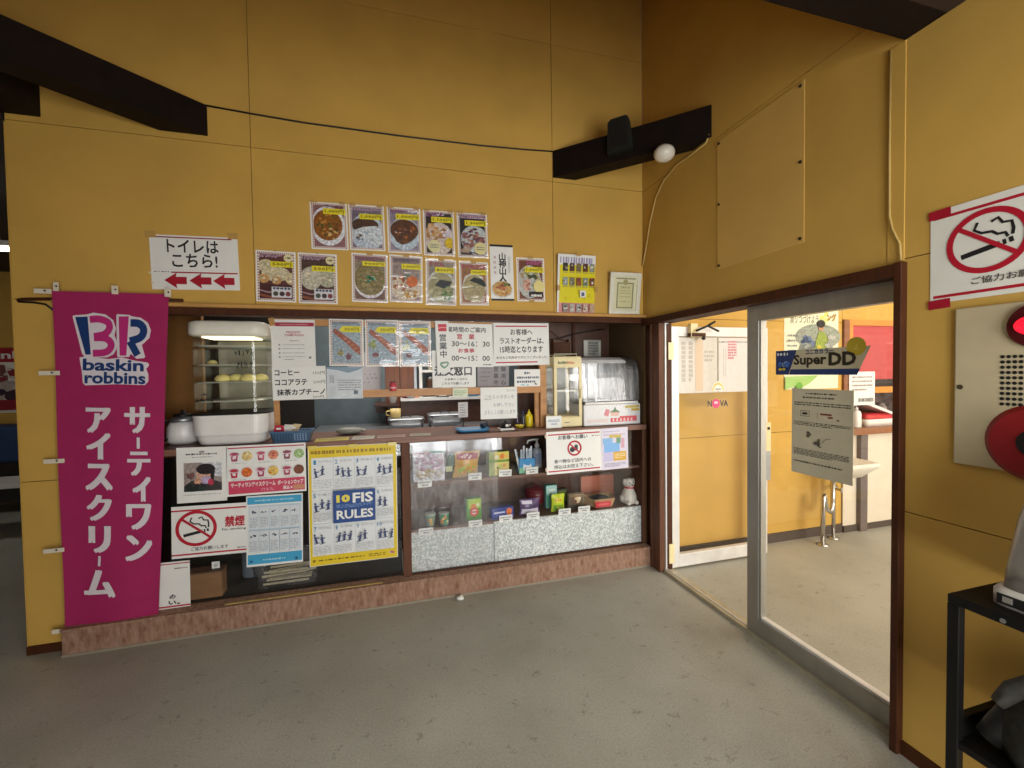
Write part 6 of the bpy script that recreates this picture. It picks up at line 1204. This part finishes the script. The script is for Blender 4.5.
for x in (-6.1, -4.92):
    for y in (2.03, 2.39):
        b = MB(); b.box(x, x+.03, y, y+.03, 0, .47, BLACK); b.build('leg', t)
t = thing('tube_lamp', 'lit fluorescent tube fitting under the passage ceiling', 'lamp', (-5.1, 1.5, 2.45)); b = MB(); b.box(-5.9, -4.60, 1.46, 1.54, 2.46, 2.50, WHITEP, .004); b.build('fitting', t); b = MB(); b.cyl((-5.88, 1.5, 2.44), (-4.62, 1.5, 2.44), .016, mat('#fff6e4', emit=9., name='lit_tube'), seg=12); b.build('tube', t)
for x in (-5.8, -4.7):
    b = MB(); b.cyl((x, 1.5, 2.5), (x, 1.5, 2.72), .008, WHITEP, seg=8); b.build('hanger', t)

# ------------------------------------------------------------------ next room fittings
t = thing('pass_counter', 'cream panelled counter with wooden top beyond the glass pane', 'counter', (2.6, .1, 0)); CP = mat('#d9cfbc', rough=.5, noise=.03, scale=5, name='cream_laminate')
b = MB(); b.box(1.945, 2.10, -.012, .01, .055, .84, CP); b.box(2.18, 5.05, -.020, .01, .055, .845, CP); b.build('front_panel', t)
b = MB(); b.box(2.10, 2.18, -.05, .01, 0, .85, mat('#6a5f5a', rough=.5, noise=.08, name='grey_brown_post'), .002); b.build('post', t)
b = MB(); b.box(2.0, 5.05, -.06, .45, .845, .90, mat('#94603a', rough=.4, noise=.15, scale=9, stretch=(.4, 3, 3), name='counter_wood'), .004); b.build('top', t)
b = MB(); b.box(1.94, 2.0, -.02, .05, .90, 1.838, mat('#8a5a3c', rough=.5, noise=.1, name='mid_brown_wood')); b.build('hatch_post', t)
t = thing('red_shutter', 'large faded red panel in an orange frame above the pass counter', 'shutter', (2.8, -.01, 1.2)); OF = mat('#d08a3c', rough=.5, noise=.06, name='orange_frame_wood')
b = MB(); b.box(2.04, 5.05, -.01, .03, 1.32, 1.79, mat('#b84a4a', rough=.6, noise=.05, scale=5, name='faded_red')); b.build('panel', t); b = MB(); b.box(2.0, 5.05, -.02, .03, 1.79, 1.84, OF); b.box(2.0, 2.04, -.02, .03, 1.20, 1.79, OF); b.box(2.04, 5.05, -.02, .03, 1.20, 1.255, OF); b.build('frame', t); b = MB(); b.box(2.04, 5.05, -.016, .03, 1.255, 1.32, mat('#2c2320', rough=.5, name='dark_strip')); b.build('track', t)
S = Sheet('film_poster', 'large pale green poster with a person in green on next room wall', 'poster', (1.60, -.0008, 1.585), .585, .665, 0, m=mat('#dfe0c4', rough=.55, noise=.03, name='pale_green_paper'))
S.text('lettering', ink('#4a4a3c'), '滑りつづけよう', .1, .82, .62, .93, .005); S.blobs('print', ['#c9d08a', '#d8d86a'], .75, .9, .1, .05, 8, (.03, .06)); S.text('lettering', ink('#a07a2c'), 'ング', .78, .86, .95, .95, .03)
S.disc('photo_print', ink('#8f9688'), .62, .66, .42, .16, 36); S.quad('photo_print', ink('#3c4a6a'), .3, .36, .84, .56); S.blobs('photo_print', ['#2f4a7a', '#24365c', '#5a6a88'], .44, .6, .12, .06, 10, (.04, .08)); S.blobs('photo_print', ['#8a8f86', '#6a7068'], .42, .5, .12, .05, 8, (.04, .07))
S.poly('photo_print', ink('#8a9a3c'), [(.54, .44), (.78, .44), (.8, .62), (.72, .72), (.62, .72), (.56, .6)]); S.disc('photo_print', ink('#b88a62'), .66, .78, .055, .05); S.disc('photo_print', ink('#1f1c1c'), .66, .82, .075, .05); S.blobs('photo_print', ['#b8b04a', '#9a9a3c', '#c9b83c'], .58, .47, .08, .06, 10, (.03, .06)); S.blobs('photo_print', ['#b0b0a8', '#8f948a'], .84, .58, .08, .08, 8, (.04, .07))
S.scribble('lettering', GREYI, .05, .45, .22, .7, 4, .4); S.scribble('lettering', GREYI, .05, .34, .25, .38, 1); S.poly('print', ink('#9cc46a'), [(0, .0), (0, .16), (.6, .17), (.45, .08), (.3, .02), (.25, .06)]); S.disc('emblem', ink('#6aa83c'), .25, .04, .06); S.done(); 
S = Sheet('small_poster', 'small white notice beside the hatch post under the red shutter', 'notice', (2.14, -.024, 1.245), .30, .29, 0); S.scribble('lettering', ink('#8a7a78'), .1, .4, .9, .9, 4, .5); S.scribble('lettering', INKB, .35, .08, .95, .22, 1, 1); S.done()
t = thing('wash_basin', 'white wall hung wash basin half hidden behind the grey notice', 'basin', (1.72, -.2, .55)); PORC = mat('#e2ddd0', rough=.2, noise=.02, name='white_porcelain')
b = MB(); b.loft([ringpts(1.60, 1.84, -.26, -.04, .55, .05), ringpts(1.53, 1.92, -.34, -.02, .635, .06), ringpts(1.52, 1.93, -.35, -.015, .67, .06), ringpts(1.55, 1.90, -.32, -.05, .672, .05), ringpts(1.62, 1.82, -.24, -.09, .60, .04)], PORC); b.build('bowl', t)
b = MB(); b.box(1.52, 1.93, -.05, -.013, .60, .74, PORC, .008); b.build('upstand', t); b = MB(); b.cyl((1.70, -.06, .74), (1.70, -.06, .80), .014, CHROME, seg=12); b.tube([(1.70, -.06, .79), (1.70, -.13, .80), (1.70, -.17, .775)], .010, CHROME, 8); b.build('tap', t)
b = MB(); b.tube([(1.66, -.14, .56), (1.66, -.14, .34), (1.65, -.145, .28), (1.62, -.15, .255), (1.58, -.155, .28), (1.56, -.16, .34), (1.54, -.162, .40), (1.525, -.165, .36), (1.525, -.165, 0)], .017, CHROME, 10); b.build('trap_pipe', t)
b = MB(); b.tube([(1.742, -.085, .0), (1.742, -.085, .56)], .014, CHROME, 10); b.build('supply_pipe', t)
for x, y in ((1.525, -.165), (1.742, -.085)):
    b = MB(); b.lathe(x, y, [(.045, .0), (.045, .006), (.02, .012)], CHROME, 18); b.build('floor_flange', t)
b = MB(); b.cyl((1.742, -.10, .42), (1.742, -.15, .42), .010, CHROME, seg=10); b.cyl((1.742, -.15, .40), (1.742, -.15, .44), .008, CHROME, seg=8); b.tube([(1.742, -.085, .42), (1.80, -.07, .42), (1.85, -.015, .43)], .009, CHROME, 8); b.build('stop_valve', t)
t = thing('soap_bottle', 'white pump soap bottle on the wooden counter top', 'bottle', (2.135, .02, .90)); b = MB(); b.lathe(2.135, .02, [(.036, .901), (.038, .91), (.038, 1.02), (.03, 1.045), (.014, 1.05)], WHITEP, 18); b.build('bottle', t); b = MB(); b.lathe(2.135, .02, [(.016, 1.05), (.016, 1.075), (.006, 1.08), (.006, 1.11)], WHITEP, 12); b.tube([(2.14, .02, 1.112), (2.09, .0, 1.115), (2.08, .0, 1.09)], .007, WHITEP, 8); b.build('pump', t)
t = thing('lidded_tray', 'white lidded tray with red lining on the wooden counter top', 'tray', (2.45, .1, .90)); b = MB(); b.loft([ringpts(2.24, 2.70, .0, .26, .901, .03), ringpts(2.22, 2.72, -.02, .28, .965, .03)], WHITEP); b.build('tray', t); b = MB(); b.loft([ringpts(2.235, 2.705, -.005, .265, .965, .03), ringpts(2.28, 2.66, .03, .24, 1.01, .03)], mat('#c23038', rough=.5, noise=.08, name='red_lining')); b.build('lining', t); b = MB(); b.prism([(2.20, 1.11), (2.24, 1.125), (2.62, 1.00), (2.60, .985)], 'y', .0, .27, WHITEP); b.build('lid', t)
for x, y, r, h, c, l in ((2.42, .36, .05, .20, '#8a7a78', 'dull pink pot at the back of the counter'), (2.62, .38, .06, .24, '#4a4440', 'dark pot at the back of the counter'), (2.85, .3, .05, .17, '#b0a49c', 'pale pot further along the counter')):
    t = thing('pot', l, 'pot', (x, y, .90)); b = MB(); b.lathe(x, y, [(r*.9, .901), (r, .91), (r, .90+h*.8), (r*.7, .90+h*.92)], mat(c, rough=.4, noise=.2), 16); b.build('body', t); b = MB(); b.lathe(x, y, [(r*.75, .90+h*.92), (r*.7, .90+h), (r*.1, .90+h+.01)], mat(c, rough=.3, noise=.1), 14); b.build('lid', t)

# ------------------------------------------------------------------ camera
cam = bpy.data.cameras.new('camera'); co = bpy.data.objects.new('camera', cam); COL.objects.link(co)
YA, PT, RO = .2725, -.0268, -.0144
f = Vector((math.sin(YA)*math.cos(PT), math.cos(YA)*math.cos(PT), math.sin(PT)))
r = Vector((math.cos(YA), -math.sin(YA), 0)); u = r.cross(f)
r2 = r*math.cos(RO)+u*math.sin(RO); u2 = -r*math.sin(RO)+u*math.cos(RO)
M = Matrix((r2, u2, -f)).transposed().to_4x4(); M.translation = Vector((-1.7835, -2.7626, 1.4257)); co.matrix_world = M
cam.sensor_width = 36; cam.lens = 36*425.25/1024; cam.clip_start = .02
SC.camera = co

# ------------------------------------------------------------------ light
def area(name, loc, rot, sx, sy, p, col=(1, 1, 1)):
    l = bpy.data.lights.new(name, 'AREA'); l.shape = 'RECTANGLE'; l.size = sx; l.size_y = sy; l.energy = p; l.color = col
    o = bpy.data.objects.new(name, l); COL.objects.link(o); o.location = loc; o.rotation_euler = rot; return o
for i, (x0, x1) in enumerate(ws): area('window_daylight', ((x0+x1)/2, WF-.12, (W0+W1)/2), (PI/2, 0, 0), x1-x0, W1-W0-.05, 45, (.97, .99, 1.))  # daylight added behind the unseen windows to shape the wall light
area('next_room_tubes', (2.6, -2.0, 2.66), (0, 0, 0), 2.6, 2.6, 70, (1, .93, .82))  # added ceiling source without fittings, brightens the next room
area('next_room_daylight', (2.8, -6.6, 1.45), (PI/2, 0, 0), 3.6, 1.9, 260, (1, .97, .92))  # added source with no window behind it, lifts the next room wall
area('kitchen_tube', (-1.6, .95, 2.26), (0, 0, 0), 2.2, .5, 30, (1, .95, .88))
area('passage_tube', (-5.6, 1.6, 2.6), (0, 0, 0), 1.2, .3, 8, (1, .96, .9))
area('hall_tube', (-1.6, -2.6, 2.55), (0, 0, 0), 1.6, .5, 9, (1, .96, .9))  # added fill overhead without a fitting, brightens the floor
w = bpy.data.worlds.new('world'); SC.world = w; w.use_nodes = True
w.node_tree.nodes['Background'].inputs[0].default_value = (.8, .9, 1, 1); w.node_tree.nodes['Background'].inputs[1].default_value = .03
SC.view_settings.view_transform = 'Standard'; SC.view_settings.look = 'None'; SC.view_settings.gamma = 1; SC.view_settings.use_curve_mapping = False
SC.view_settings.exposure = 0.
